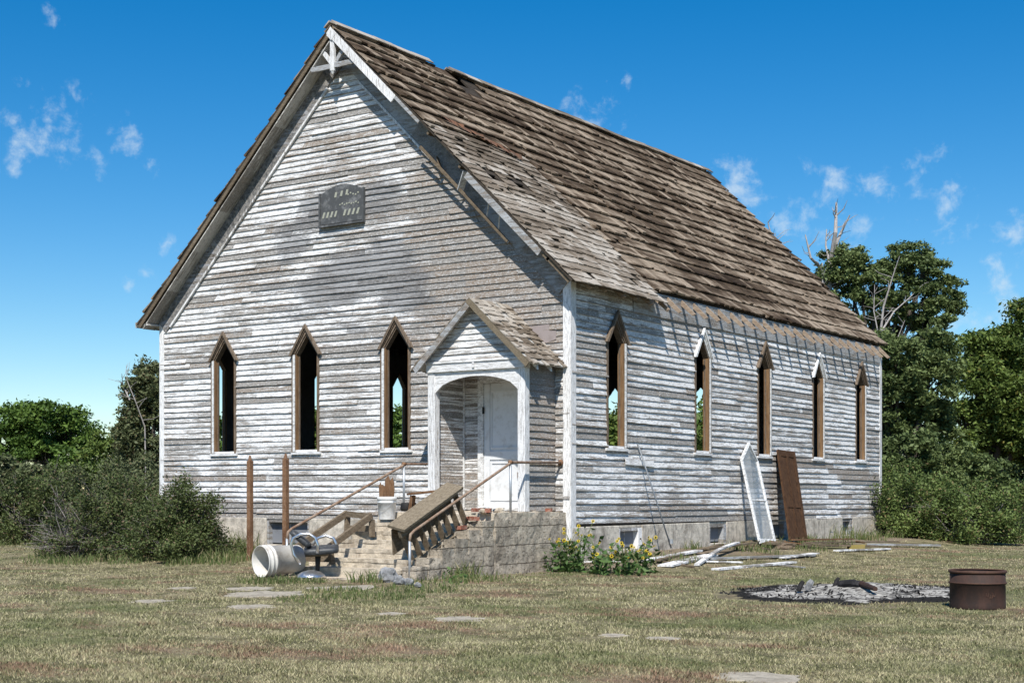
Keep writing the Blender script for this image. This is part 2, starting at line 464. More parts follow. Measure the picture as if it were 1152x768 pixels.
def empty(name, loc=(0, 0, 0), rz=0, label=None, cat=None, group=None):
    o = bpy.data.objects.new(name, None)
    o.empty_display_size = 0.2
    o.location = loc
    o.rotation_euler = (0, 0, rz)
    COL.objects.link(o)
    return tag(o, label, cat, group)

class MB:
    def __init__(self):
        self.v = []; self.f = []; self.a = {}
    def add(self, vs, fs):
        n = len(self.v)
        self.v += [tuple(p) for p in vs]
        self.f += [tuple(i + n for i in q) for q in fs]
        return self
    def hexa(self, p):
        """8 points: bottom 4 ccw then top 4"""
        return self.add(p, [(3, 2, 1, 0), (4, 5, 6, 7), (0, 1, 5, 4), (1, 2, 6, 5), (2, 3, 7, 6), (3, 0, 4, 7)])
    def box(self, x0, x1, y0, y1, z0, z1):
        if x0 > x1: x0, x1 = x1, x0
        if y0 > y1: y0, y1 = y1, y0
        if z0 > z1: z0, z1 = z1, z0
        return self.hexa([(x0, y0, z0), (x1, y0, z0), (x1, y1, z0), (x0, y1, z0), (x0, y0, z1), (x1, y0, z1), (x1, y1, z1), (x0, y1, z1)])
    def bar(self, a, b, w, h, up=(0, 0, 1), taper=1.0):
        """rectangular bar a->b; w = width sideways, h = height along 'up'"""
        a = Vector(a); b = Vector(b); d = (b - a).normalized(); u = Vector(up)
        s = d.cross(u)
        if s.length < 1e-4: s = d.cross(Vector((1, 0, 0)))
        s.normalize(); u = s.cross(d).normalized()
        p = []
        for c, k in ((a, 1.0), (b, taper)):
            p += [c - s * w * k / 2 - u * h * k / 2, c + s * w * k / 2 - u * h * k / 2, c + s * w * k / 2 + u * h * k / 2, c - s * w * k / 2 + u * h * k / 2]
        return self.hexa(p)
    def tube(self, pts, radii, n=8, cap=True):
        pts = [Vector(p) for p in pts]
        if isinstance(radii, (int, float)): radii = [radii] * len(pts)
        base = len(self.v); u = None
        for i, p in enumerate(pts):
            if i == 0: d = pts[1] - p
            elif i == len(pts) - 1: d = p - pts[i - 1]
            else: d = (pts[i + 1] - p).normalized() + (p - pts[i - 1]).normalized()
            if d.length < 1e-9: d = Vector((0, 0, 1))
            d.normalize()
            if u is None:
                u = d.orthogonal().normalized()
            else:
                u = (u - d * u.dot(d))
                if u.length < 1e-6: u = d.orthogonal()
                u.normalize()
            w = d.cross(u)
            for k in range(n):
                t = 2 * PI * k / n
                self.v.append(tuple(p + (u * math.cos(t) + w * math.sin(t)) * radii[i]))
        for i in range(len(pts) - 1):
            for k in range(n):
                a = base + i * n + k; b = base + i * n + (k + 1) % n
                self.f.append((a, b, b + n, a + n))
        if cap:
            self.f.append(tuple(base + k for k in reversed(range(n))))
            self.f.append(tuple(base + (len(pts) - 1) * n + k for k in range(n)))
        return self
    def lathe(self, prof, n=32, origin=(0, 0, 0), mat=None):
        base = len(self.v); o = Vector(origin)
        for (r, z) in prof:
            for k in range(n):
                t = 2 * PI * k / n
                p = Vector((r * math.cos(t), r * math.sin(t), z))
                if mat: p = mat @ p
                self.v.append(tuple(p + o))
        for i in range(len(prof) - 1):
            for k in range(n):
                a = base + i * n + k; b = base + i * n + (k + 1) % n
                self.f.append((a, b, b + n, a + n))
        return self
    def prism(self, poly, fn, t0, t1):
        """poly = list of 2D points, fn(u, w, t) -> 3D; extruded t0..t1"""
        n = len(poly)
        vs = [fn(u, w, t0) for u, w in poly] + [fn(u, w, t1) for u, w in poly]
        fs = [tuple(range(n)), tuple(n + i for i in reversed(range(n)))]
        for i in range(n):
            j = (i + 1) % n
            fs.append((j, i, n + i, n + j))
        return self.add(vs, fs)
    def build(self, name, mat, parent=None, smooth=False, bevel=0.0, fix=True):
        me = bpy.data.meshes.new(name)
        me.from_pydata(self.v, [], self.f)
        me.validate()
        if fix:
            bm = bmesh.new(); bm.from_mesh(me)
            bmesh.ops.recalc_face_normals(bm, faces=bm.faces)
            bm.to_mesh(me); bm.free()
        for k, vals in self.a.items():
            at_ = me.attributes.new(k, 'FLOAT', 'POINT')
            at_.data.foreach_set('value', vals)
        me.materials.append(mat)
        if smooth:
            me.polygons.foreach_set('use_smooth', [True] * len(me.polygons))
        o = bpy.data.objects.new(name, me)
        COL.objects.link(o)
        if parent:
            o.parent = parent
        if bevel:
            b = o.modifiers.new('bevel', 'BEVEL'); b.width = bevel; b.segments = 2; b.limit_method = 'ANGLE'
        return o

def np_obj(name, verts, nper, mat, parent=None):
    """numpy verts (N*nper,3) as separate faces of nper corners"""
    nv = len(verts); nf = nv // nper
    me = bpy.data.meshes.new(name)
    me.vertices.add(nv); me.loops.add(nv); me.polygons.add(nf)
    me.vertices.foreach_set('co', np.ascontiguousarray(verts, dtype=np.float32).ravel())
    me.loops.foreach_set('vertex_index', np.arange(nv, dtype=np.int32))
    me.polygons.foreach_set('loop_start', np.arange(0, nv, nper, dtype=np.int32))
    me.update(calc_edges=True)
    me.materials.append(mat)
    o = bpy.data.objects.new(name, me)
    COL.objects.link(o)
    if parent: o.parent = parent
    return o

def leaf_quads(cent, size, up_bias=0.35, jitter=0.45):
    n = len(cent)
    nrm = rng.normal(size=(n, 3)); nrm[:, 2] = np.abs(nrm[:, 2]) + up_bias
    nrm /= np.linalg.norm(nrm, axis=1)[:, None]
    t = rng.normal(size=(n, 3)); t -= nrm * (t * nrm).sum(1)[:, None]
    t /= np.linalg.norm(t, axis=1)[:, None]
    b = np.cross(nrm, t)
    s = size * (1 + jitter * (rng.random(n) * 2 - 1))
    a = t * s[:, None]; c = b * (s * 0.55)[:, None]
    bend = nrm * (s * 0.18)[:, None]
    q = np.stack([cent - a, cent + c * 0.9 - bend, cent + a, cent - c * 0.9 - bend], axis=1)
    return q.reshape(-1, 3)

def ns(x, y, z=0, s=1.0):
    return noise.noise(Vector((x * s, y * s, z * s)))
def sst(a, b, x):
    t = min(1, max(0, (x - a) / (b - a))); return t * t * (3 - 2 * t)

# ------------------------------------------------------------------ ground
def gz(x, y):
    bank = 0.20 * sst(2.9, 0.3, x) * sst(-0.6, 1.8, y) * sst(-12, -10, x)
    front = 0.13 * sst(-3.2, -0.3, y) * sst(-2.0, -3.5, x) * sst(-15, -11, x) * (1 - sst(0.0, 1.0, x))
    rip = 0.03 * ns(x, y, 0, 0.35) + 0.015 * ns(x, y, 3, 1.3)
    far = min(1, max(0, (math.hypot(x - CX, y - CY) - 5) / 5))
    return max(bank, front) + rip * far
def axis(lo, hi, core0, core1, step):
    a = list(np.arange(core0, core1 + 1e-6, step))
    x = core0; s = step
    while x > lo: s *= 1.35; x -= s; a.insert(0, x)
    x = core1; s = step
    while x < hi: s *= 1.35; x += s; a.append(x)
    return a
xs = axis(-1500, 1500, -14, 16, 0.25); ys = axis(-1500, 1500, -18, 20, 0.25)
g = MB(); dirt = []
for y in ys:
    for x in xs:
        g.v.append((x, y, gz(x, y)))
        d = 0.0
        if -12 < x < 6 and -5 < y < 17:
            d = max(sst(2.1, 0.6, x) * sst(-1.5, 0.5, y) * (x > -1) * 0.9, sst(-1.0, -0.1, y) * (x < 0) * sst(1.5, 0, y) * 0.8,
                    sst(1.1, 0.1, abs(y + 2.0) - 2.3) * sst(0.8, 0.2, abs(x + 1.2) - 1.3) * 0.75)
        r = math.hypot((x - 6.2) / 2.3, (y + 3.2) / 2.0)
        d = max(d, sst(1.5, 0.9, r) * 0.45)
        dirt.append(d)
nx = len(xs)
for j in range(len(ys) - 1):
    for i in range(nx - 1):
        a = j * nx + i
        g.f.append((a, a + 1, a + 1 + nx, a + nx))
g.a['dirt'] = dirt
go = g.build('ground', M['ground'], smooth=True, fix=False)
tag(go, kind='structure')

# ------------------------------------------------------------------ church
WID, LEN = 9.8, 14.55
ZS, ZE, ZP = 0.745, 4.648, 9.78
SL = (ZP - ZE) / (WID / 2 + 0.33)       # roof slope
ZT = ZE + 0.33 * SL                      # roof top surface above the wall line
OV = 0.36
church = empty('church', (0, 0, 0), 0, 'abandoned weathered white clapboard church with steep shingled roof and pointed windows', 'church')

def on_front(px, py):
    """world x,z on the front wall"""
    r = at(px, py, 1) - Vector((CX, CY, EYE)); t = -CY / r.y
    return CX + t * r.x, EYE + t * r.z
blobs_soot = []
for (px, py, rx, rz, k) in [(405, 318, 95, 34, 0.95), (440, 300, 42, 40, 0.7), (360, 245, 45, 30, 0.75), (330, 275, 30, 26, 0.7), (455, 330, 40, 34, 0.9),
                            (430, 228, 50, 30, 0.55), (440, 395, 30, 20, 0.5), (385, 370, 40, 16, 0.4), (300, 330, 40, 12, 0.4),
                            (340, 352, 60, 16, 0.35), (560, 345, 40, 30, 0.25)]:
    x, z = on_front(px, py)
    blobs_soot.append((x, z, rx / 54.0, rz / 62.0, k))
XEDGE = on_front(479, 310)[0]
def wear_front(x, z):
    stain_shade = 0
    for (bx, bz, rx, rz, k) in blobs_soot:
        d = math.hypot((x - bx) / rx, (z - bz) / rz) + 0.5 * ns(x * 1.3, z * 2.0, 4)
        stain_shade = max(stain_shade, k * sst(1.15, 0.5, d))
    if x > XEDGE and z < 6.2: stain_shade *= 0.25
    wear = 0.62 * sst(-3.9, -2.6, x) * sst(2.6, 4.6, z) + 0.10 * sst(-4.6, -3.0, x)
    wear += 0.35 * sst(1.2, 0.8, z)
    wear += 0.30 * ns(x * 0.5, z * 0.7, 2) + 0.12
    return wear, stain_shade
def wear_tone_side(y, z):
    return 0.10 + 0.35 * sst(4.2, 5.0, z) + 0.25 * sst(1.25, 0.8, z) + 0.22 * ns(y * 0.4, z * 0.8, 9), 0.25 * sst(3.6, 4.9, z) + 0.1 * ns(y * 0.5, z, 1)  # barer at top and foot, greyer towards the top
def wear_none(a, z):
    return 0.3, 0.0

def hole_at(hole, z):
    """pointed opening: (centre, half width, sill z, spring z, apex z) or rectangle with apex None"""
    c, hw, s, sp, ap = hole
    if ap is None: return (c - hw, c + hw)
    if z <= sp: return (c - hw, c + hw)
    k = max(0.0, (ap - z) / (ap - sp)); return (c - hw * k, c + hw * k)
def wall_pieces(z0, z1, outline, holes):
    a0, b0 = outline(z0); a1, b1 = outline(z1)
    cuts = []
    for h in holes:
        top = h[3] if h[4] is None else h[4]
        zm = (z0 + z1) / 2
        if zm < h[2] or zm > top: continue
        cuts.append((hole_at(h, z0), hole_at(h, z1)))
    cuts.sort()
    out = []; l0, l1 = a0, a1
    for (c0, c1) in cuts:
        out.append((l0, l1, c0[0], c1[0])); l0, l1 = c0[1], c1[1]
    out.append((l0, l1, b0, b1))
    return [p for p in out if p[2] - p[0] > 0.01 or p[3] - p[1] > 0.01]

def siding(name, fn, outline, holes, z0, ztop, wear, exposure=0.108, lap=0.021, parent=church, mat=None, split=True, seed=1, zlow=None, rough=1.0):
    """lapped clapboards as real boards; fn(u, n, z) -> world"""
    R = random.Random(seed)
    mb = MB(); wa = []; so = []; ed = []
    z = z0; k = 0
    while z < ztop - 0.01:
        e = exposure * (1 + R.uniform(-0.04, 0.04))
        za, zb = z, min(z + e, ztop)
        for (l0, l1, r0, r1) in wall_pieces(za, zb, outline, holes):
            # joints along the piece
            js = [0.0]
            L = r0 - l0
            if split:
                p = R.uniform(0.4, 3.6)
                while p < L - 0.35:
                    js.append(p / L); p += R.uniform(1.2, 4.2)
            js.append(1.0)
            for a, b in zip(js[:-1], js[1:]):
                n = max(1, int((b - a) * L / 0.35))
                th = lap * R.uniform(0.7, 1.35)
                drop0 = R.gauss(0, 0.0035) * rough; drop1 = R.gauss(0, 0.0035) * rough
                warp = R.gauss(0, 0.004) * rough
                if R.random() < 0.03 * rough: drop1 -= R.uniform(0.01, 0.035)
                if R.random() < 0.04 * rough: warp += 0.012
                base = len(mb.v); rw = R.uniform(-0.08, 0.08)
                if R.random() < 0.10: rw += R.uniform(0.3, 0.7)
                for i in range(n + 1):
                    t = a + (b - a) * i / n
                    s = i / n
                    uB = l0 + (r0 - l0) * t; uT = l1 + (r1 - l1) * t
                    g_ = 0.0018
                    if i == 0 and a > 0: uB += g_; uT += g_
                    if i == n and b < 1: uB -= g_; uT -= g_
                    dz = drop0 * (1 - s) + drop1 * s + 0.0035 * rough * ns(uB * 2.2, z * 9, seed)
                    if zlow: dz += zlow(uB) * max(0, 1 - (z - z0) / 1.2)
                    o = th + warp * (2 * s - 1) ** 2
                    mb.v += [fn(uT, 0.001, zb + 0.004 + (zlow(uT) * max(0, 1 - (zb - z0) / 1.2) if zlow else 0)), fn(uB, o, za + dz), fn(uB, -0.004, za + dz)]
                    w_, s_ = wear(uB, za)
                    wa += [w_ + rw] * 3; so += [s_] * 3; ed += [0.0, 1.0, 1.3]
                for i in range(n):
                    q = base + 3 * i
                    mb.f.append((q, q + 1, q + 4, q + 3))
                    mb.f.append((q + 1, q + 2, q + 5, q + 4))
                mb.f.append((base, base + 2, base + 1))
                q = base + 3 * n
                mb.f.append((q, q + 1, q + 2))
        z = zb; k += 1
    mb.a['wear'] = wa; mb.a['stain_shade'] = so; mb.a['edge'] = ed
    return mb.build(name, mat or M['siding'], parent, fix=False)

def slab_wall(name, fn, outline, holes, z0, ztop, n0, mat, parent):
    """plain inner skin of a wall, with the same openings"""
    mb = MB()
    zs = sorted(set([z0, ztop] + [h[2] for h in holes] + [h[3] for h in holes] + [h[4] for h in holes if h[4]] + list(np.arange(z0, ztop, 0.5))))
    zs = [z for z in zs if z0 <= z <= ztop]
    for za, zb in zip(zs[:-1], zs[1:]):
        if zb - za < 1e-4: continue
        for (l0, l1, r0, r1) in wall_pieces(za + 1e-6, zb - 1e-6, outline, holes):
            mb.add([fn(l0, n0, za), fn(r0, n0, za), fn(r1, n0, zb), fn(l1, n0, zb)], [(0, 1, 2, 3)])
    return mb.build(name, mat, parent, fix=False)

f_front = lambda u, n, z: (u, -n, z)
f_right = lambda u, n, z: (n, u, z)
f_left = lambda u, n, z: (-WID - n, u, z)
f_rear = lambda u, n, z: (u, LEN + n, z)
def gable_outline(z):
    if z <= ZT - 0.1: return (-WID, 0)
    h = (z - ZT + 0.1) / SL
    return (-WID + h, -h) if h < WID / 2 else (-WID / 2 - 0.001, -WID / 2 + 0.001)
def side_outline(z): return (0.0, LEN)

WIN_F = [-7.98, -5.82, -3.655]
WIN_S = [1.455, 4.745, 7.575, 10.49, 13.13]
HW, SILL, SPR, APX = 0.275, 2.02, 3.86, 4.23
PX0, PX1, PY = -2.23, -0.27, -0.95     # porch
front_holes = [(x, HW, SILL, SPR, APX) for x in WIN_F]
side_holes = [(y, HW, SILL, SPR, APX) for y in WIN_S]
porch_hole = ((PX0 + PX1) / 2, (PX1 - PX0) / 2 - 0.03, 0.0, 3.30, None)

zlow_f = lambda x: 0.035 * min(1, max(0, -x / WID)) - 0.0
zlow_s = lambda y: -0.11 * (y / LEN)
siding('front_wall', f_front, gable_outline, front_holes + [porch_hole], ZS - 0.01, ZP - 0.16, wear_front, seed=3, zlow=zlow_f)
siding('side_wall', f_right, side_outline, side_holes, ZS, ZT - 0.1, wear_tone_side, seed=5, zlow=zlow_s, lap=0.021)
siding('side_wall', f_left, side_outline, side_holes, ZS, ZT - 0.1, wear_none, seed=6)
rear_holes = [(-7.6, .42, 1.6, 3.7, 4.2), (-4.95, .5, 1.3, 3.6, 4.1)]
siding('rear_wall', f_rear, gable_outline, rear_holes, ZS, ZP - 0.16, wear_none, seed=8)
slab_wall('inner_wall', f_front, gable_outline, front_holes, 0.3, ZP - 0.2, -0.095, M['plaster'], church)
slab_wall('inner_wall', f_right, side_outline, side_holes, 0.3, ZT - 0.1, -0.095, M['plaster'], church)
slab_wall('inner_wall', f_left, side_outline, side_holes, 0.3, ZT - 0.1, -0.095, M['plaster'], church)
slab_wall('inner_wall', f_rear, gable_outline, rear_holes, 0.3, ZP - 0.2, -0.095, M['plaster'], church)
MB().box(-WID + 0.17, -0.17, 0.17, LEN - 0.17, 0.80, 0.92).build('floor', M['floor_in'], church)
# sagging ceiling joists and a few loose posts seen inside
cj = MB()
for i in range(11):
    y = 0.9 + i * 1.3
    cj.box(-WID + 0.2, -0.2, y, y + 0.06, 4.62, 4.80)
cj.build('ceiling_joists', M['dark_wood'], church)
ps = MB()
ps.bar((-6.05, 1.4, 0.92), (-6.02, 1.38, 3.0), 0.10, 0.03, (0, 1, 0)); ps.build('loose_stud', M['orange'], church)

# foundation: panels with openings
def found_piece(mb, a, b, z0, z1, fn, n1=0.03):
    st = max(1, int((b - a) / 0.3)); 
    mb.prism([(a, z0), (b, z0), (b, z1), (a, z1)], lambda u, w, t: fn(u, t, w), -0.25, n1)
BW_S = [(1.55, 2.38), (5.04, 5.80), (7.95, 8.75), (11.95, 12.60)]
BW_F = [(-6.85, -5.75)]
fb = MB()
def run_found(mb, lo, hi, wins, fn, ztop, zlow=None):
    p = lo
    for a, b in wins + [(hi, hi)]:
        if a - p > 0.01:
            found_piece(mb, p, a, -0.4, ztop, fn)
        if b > a:
            found_piece(mb, a, b, -0.4, 0.27, fn, 0.02)
            found_piece(mb, a, b, ztop - 0.05, ztop + 0.002, fn, 0.0)
        p = b
run_found(fb, -WID + 0.0, -2.45, BW_F, f_front, ZS + 0.03)
run_found(fb, 0.0, LEN, BW_S, f_right, ZS - 0.06)
found_piece(fb, -2.45, -0.05, -0.4, ZS + 0.03, f_front, -0.01)
found_piece(fb, 0.26, LEN, -0.4, ZS - 0.02, f_left)
found_piece(fb, -WID + 0.3, -0.3, -0.4, ZS - 0.02, f_rear)
fbo = fb.build('foundation', M['conc'], church, bevel=0.012)
# sill beam (dark gap under the lowest board) and pilasters
sb = MB()
sb.prism([(0.02, ZS - 0.065), (LEN, ZS - 0.17), (LEN, ZS - 0.05), (0.02, ZS + 0.05)], lambda u, w, t: f_right(u, t, w), -0.2, -0.006)
sb.build('sill_beam', M['dark_wood'], church)
for (a, b) in BW_S + BW_F:
    fn = f_right if a > 0 else f_front
    zt = ZS - 0.11 if a > 0 else ZS + 0.0
    fr = MB()
    for (p, q) in ((a, a + 0.05), (b - 0.13 if a > 0 else b - 0.06, b)):
        fr.prism([(p, 0.27), (q, 0.27), (q, zt), (p, zt)], lambda u, w, t: fn(u, t, w), -0.10, 0.015 if a > 0 else 0.0)
    fr.prism([(a + .05, zt - 0.05), (b - .06, zt - 0.05), (b - .06, zt), (a + .05, zt)], lambda u, w, t: fn(u, t, w), -0.10, 0.008)
    bwo = fr.build('basement_window', M['grey_trim'] if a != 1.55 else M['trim'], church)
    gl = MB()
    if a in (1.55, 11.95, -6.85):
        gl.prism([(a + .05, 0.27), (b - .06, 0.27), (b - .06, zt - 0.05), (a + .05, zt - 0.05)], lambda u, w, t: fn(u, t, w), -0.14, -0.12)
        gl.build('pane', M['dark_glass'], bwo)
        mu = MB(); c = (a + b) / 2 - 0.05
        mu.prism([(c, 0.27), (c + .035, 0.27), (c + .035, zt - .05), (c, zt - .05)], lambda u, w, t: fn(u, t, w), -0.12, -0.09)
        mu.build('mullion', M['grey_trim'], bwo)
    else:
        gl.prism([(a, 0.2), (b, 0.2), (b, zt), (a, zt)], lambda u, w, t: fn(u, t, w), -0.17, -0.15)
        gl.build('opening_dark', M['black'], bwo)  # black sheet put in as the darkness inside the open basement

# corner boards
def corner(nm, x, y, sx, sy, z0, z1, mat, w=0.13):
    mb = MB()
    mb.box(x, x + sx * 0.028, y + sy * 0.028, y - sy * w, z0, z1)
    mb.box(x - sx * w, x - sx * 0.0005, y, y + sy * 0.028, z0 + 0.002, z1)
    return mb.build(nm, mat, church)
corner('corner_board', 0, 0, 1, -1, ZS - 0.28, ZT - 0.12, M['trim'])
corner('corner_board', -WID, 0, -1, -1, ZS - 0.05, ZT - 0.2, M['trim'], 0.10)
corner('corner_board', 0, LEN, 1, 1, ZS - 0.14, ZT - 0.3, M['trim'], 0.11)
corner('corner_board', -WID, LEN, -1, 1, ZS - 0.05, ZT - 0.2, M['trim'])

# windows -----------------------------------------------------------
def window(fn, c, style, side):
    inner = HW; near, far = 0.045, 0.095
    fs = 1 if side == 1 else -1          # side whose sunlit board edge is put in as a white bead
    outer = inner + 0.085
    w = MB()
    for s_ in (-1, 1):
        k = far if s_ == fs else near
        a, b = sorted((c + s_ * inner, c + s_ * (inner + k)))
        w.prism([(a, SILL), (b, SILL), (b, SPR + 0.02), (a, SPR + 0.02)], lambda u, z, t: fn(u, t, z), -0.004, 0.032)
    cas = w.build('window', M['brown'], church)
    for s_ in (-1, 1):
        j = MB()
        a, b = sorted((c + s_ * inner, c + s_ * (inner - 0.018)))
        j.prism([(a, SILL + .04), (b, SILL + .04), (b, SPR), (a, SPR)], lambda u, z, t: fn(u, t, z), -0.10, 0.020)
        j.build('jamb', M['orange'], cas)
    st = MB(); a, b = sorted((c + fs * (inner + .001), c + fs * (inner + 0.05)))
    st.prism([(a, SILL + .01), (b, SILL + .01), (b, SPR - .01), (a, SPR - .01)], lambda u, z, t: fn(u, t, z), 0.0325, 0.046)
    st.build('sunlit_edge_bead', M['white_in'], cas)  # white strip stands in for the board edge catching the sun
    st = MB(); a, b = sorted((c + fs * (inner - .019), c + fs * (inner - 0.032)))
    st.prism([(a, SILL + .04), (b, SILL + .04), (b, SPR - .02), (a, SPR - .02)], lambda u, z, t: fn(u, t, z), -0.075, -0.045)
    st.build('sash_stop', M['brown'], cas)
    # sloping head lining
    h = MB()
    for s in (-1, 1):
        h.prism([(c + s * inner, SPR), (c, APX), (c, APX - 0.035), (c + s * (inner - .025), SPR)], lambda u, z, t: fn(u, t, z), -0.10, 0.018)
    h.build('head_lining', M['brown'], cas)
    # hood: two moulded rafters each side
    hd = MB()
    o2 = outer + 0.045
    top = 4.40
    for s in (-1, 1):
        hd.prism([(c + s * inner, SPR), (c + s * (outer + 0.01), SPR - .0), (c, top - 0.07), (c, APX)], lambda u, z, t: fn(u, t, z), 0.0, 0.040)
        hd.prism([(c + s * (outer - 0.02), SPR - .03), (c + s * o2, SPR - 0.03), (c, top + 0.01), (c, top - 0.06)], lambda u, z, t: fn(u, t, z), 0.040, 0.085)
        hd.prism([(c + s * (outer - 0.05), SPR + .0), (c + s * (outer - .02), SPR), (c, top - 0.062), (c, top - 0.10)], lambda u, z, t: fn(u, t, z), 0.040, 0.060)
    hd.build('hood', M['white_in'] if style == 'white_hood' else M['brown'], cas)
    si = MB()
    si.prism([(c - outer - .005, SILL - .045), (c + outer + .005, SILL - .045), (c + outer + .005, SILL), (c - outer - .005, SILL)], lambda u, z, t: fn(u, t, z), -0.004, 0.055)
    si.prism([(c - inner, SILL - .02), (c + inner, SILL - .02), (c + inner, SILL + .04), (c - inner, SILL + .04)], lambda u, z, t: fn(u, t, z), -0.10, 0.022)
    si.build('sill', M['trim_h'], cas)
    return cas
for x in WIN_F: window(f_front, x, 'brown', 0)
for i, y in enumerate(WIN_S): window(f_right, y, 'white_hood' if i in (1, 3) else 'brown', 1)
for y in WIN_S: window(f_left, y, 'brown', 1)

# roof --------------------------------------------------------------
S_TOT = math.hypot(WID / 2 + 0.33, ZP - ZE)
CA = (WID / 2 + 0.33) / S_TOT; SA = (ZP - ZE) / S_TOT
Y_F, Y_R = -0.36, LEN + 0.30
def sagz(y, s):
    k = y / LEN
    b = 0.15 * k * (1 - s / S_TOT)
    w = -0.05 * math.sin(PI * min(1, max(0, k))) * (0.4 + 0.6 * math.sin(PI * min(1, s / S_TOT)))
    return b + w + 0.022 * ns(y * 0.55, s * 0.55, 5)
def rp(side, y, s, h):
    """point on the roof: side +1 right, -1 left; y along, s down the slope, h above the surface"""
    x = s * CA + h * SA; z = ZP - s * SA + h * CA + sagz(y, s)
    return (-WID / 2 + side * x, y, z)
def deck(side, y0, y1, s0, s1, h0, h1, mb, step=0.8):
    n = max(1, int((y1 - y0) / step))
    for i in range(n):
        a = y0 + (y1 - y0) * i / n; b = y0 + (y1 - y0) * (i + 1) / n
        mb.hexa([rp(side, a, s0, h0), rp(side, b, s0, h0), rp(side, b, s1, h0), rp(side, a, s1, h0),
                 rp(side, a, s0, h1), rp(side, b, s0, h1), rp(side, b, s1, h1), rp(side, a, s1, h1)])
S_WALL = S_TOT - 0.33 / CA
rd = MB()
RGAP = (2.55, 4.1)
for side in (1, -1):
    sl = 0.52 if side == 1 else 0.52
    # upper strip with the torn gap, then the field
    deck(side, Y_F, RGAP[0], 0.0, sl, -0.05, -0.02, rd)
    deck(side, RGAP[0] + (0.9 if side > 0 else 0.5), Y_R, 0.0, sl, -0.05, -0.02, rd)
    if side == 1:
        # two small holes in the front field
        yh = [(0.05, 0.55), (0.95, 1.4)]
        deck(side, Y_F, Y_R, sl, 4.25, -0.05, -0.02, rd)
        deck(side, Y_F, 0.08, 4.25, 4.45, -0.05, -0.02, rd); deck(side, 0.52, 0.95, 4.25, 4.45, -0.05, -0.02, rd); deck(side, 1.4, Y_R, 4.25, 4.45, -0.05, -0.02, rd)
        deck(side, Y_F, 2.1, 4.45, S_TOT - 0.08, -0.05, -0.02, rd)
        deck(side, 2.1, Y_R, 4.45, S_WALL + 0.05, -0.05, -0.02, rd)
    else:
        deck(side, Y_F, Y_R, sl, S_TOT - 0.02, -0.05, -0.02, rd)
roof = rd.build('roof', M['dark_wood'], church)
# shingles, one board each
def shingles(name, side, y0, y1, s0, s1, expo, mat, wmin=0.10, wmax=0.24, thick=0.04, skip=None, seed=1, messy=1.0, parent=roof, low=0.0):
    R = random.Random(seed)
    mb = MB()
    s = s1
    row = 0
    while s > s0 + 0.02:
        e = expo * R.uniform(0.93, 1.07)
        st = max(s0, s - e)
        y = y0 + R.uniform(-0.03, 0.02)
        rowt = thick * R.uniform(0.75, 1.25)
        while y < y1:
            w = R.uniform(wmin, wmax)
            ye = min(y + w, y1 + R.uniform(0, 0.03))
            if not (skip and skip(y, s, R)):
                th = rowt * R.uniform(0.75, 1.25)
                ds = R.gauss(0, 0.012) * messy
                if R.random() < 0.10 * messy: ds -= R.uniform(0.03, 0.14)
                if R.random() < 0.02 * messy: th += 0.03
                tw = R.gauss(0, 0.004) * messy
                sb = s + ds; stt = st - 0.03
                g_ = 0.004
                hb = -0.012 + low
                mb.hexa([rp(side, y + g_, stt, hb), rp(side, ye - g_, stt, hb), rp(side, ye - g_, sb, th * 0.3 - .005 + low), rp(side, y + g_, sb, th * 0.3 - .005 + low),
                         rp(side, y + g_, stt, hb + 0.008), rp(side, ye - g_, stt, hb + 0.008), rp(side, ye - g_, sb, th + tw + low), rp(side, y + g_, sb, th - tw + low)])
            y += w
        s = st; row += 1
    return mb.build(name, mat, parent, fix=True)
def skip_right(y, s, R):
    if 2.5 < y < 2.5 + 1.7 * (1 - abs(s - 0.45) * 1.0) and s < 0.95 and (s < 0.5 and y < 3.1 or 0.45 < s < 0.95 and 2.8 < y < 3.9): return True
    return R.random() < 0.006
shingles('shingles', 1, 2.78, Y_R, 0.06, S_WALL + 0.07, 0.36, M['shingle'], 0.08, 0.24, 0.042, skip=skip_right, seed=11, messy=0.6)
shingles('shingles', 1, Y_F, 2.78, 0.06, 2.95, 0.36, M['shingle'], 0.08, 0.24, 0.045, skip=skip_right, seed=12, messy=0.7)
def skip_patch(y, s, R):
    if 4.2 < s < 4.55 and (0.05 < y < 0.52 or 0.95 < y < 1.4): return True
    return R.random() < 0.02
shingles('shingles', 1, Y_F, 2.78, 2.98, S_TOT - 0.02, 0.19, M['shingle_pale'], 0.09, 0.26, 0.020, skip=skip_patch, seed=13, messy=0.9)
shingles('shingles', -1, Y_F, Y_R, 0.06, S_TOT + 0.02, 0.36, M['shingle'], seed=14, thick=0.045)
# rusty torn strip of flashing lying over the courses
fl = MB()
for i in range(12):
    y = 0.45 + i * 0.16; s = 2.62 + i * 0.045
    fl.add([rp(1, y, s, .07), rp(1, y + .16, s + .045, .06 + .02 * (i % 3)), rp(1, y + .16, s + .15, .05), rp(1, y, s + .12, .08 - .02 * (i % 2))], [(0, 1, 2, 3)])
fl.build('torn_flashing', rust('rusty_flashing', (0.21, 0.10, 0.055), (0.12, 0.07, 0.045), (0.06, 0.04, 0.03)), roof)
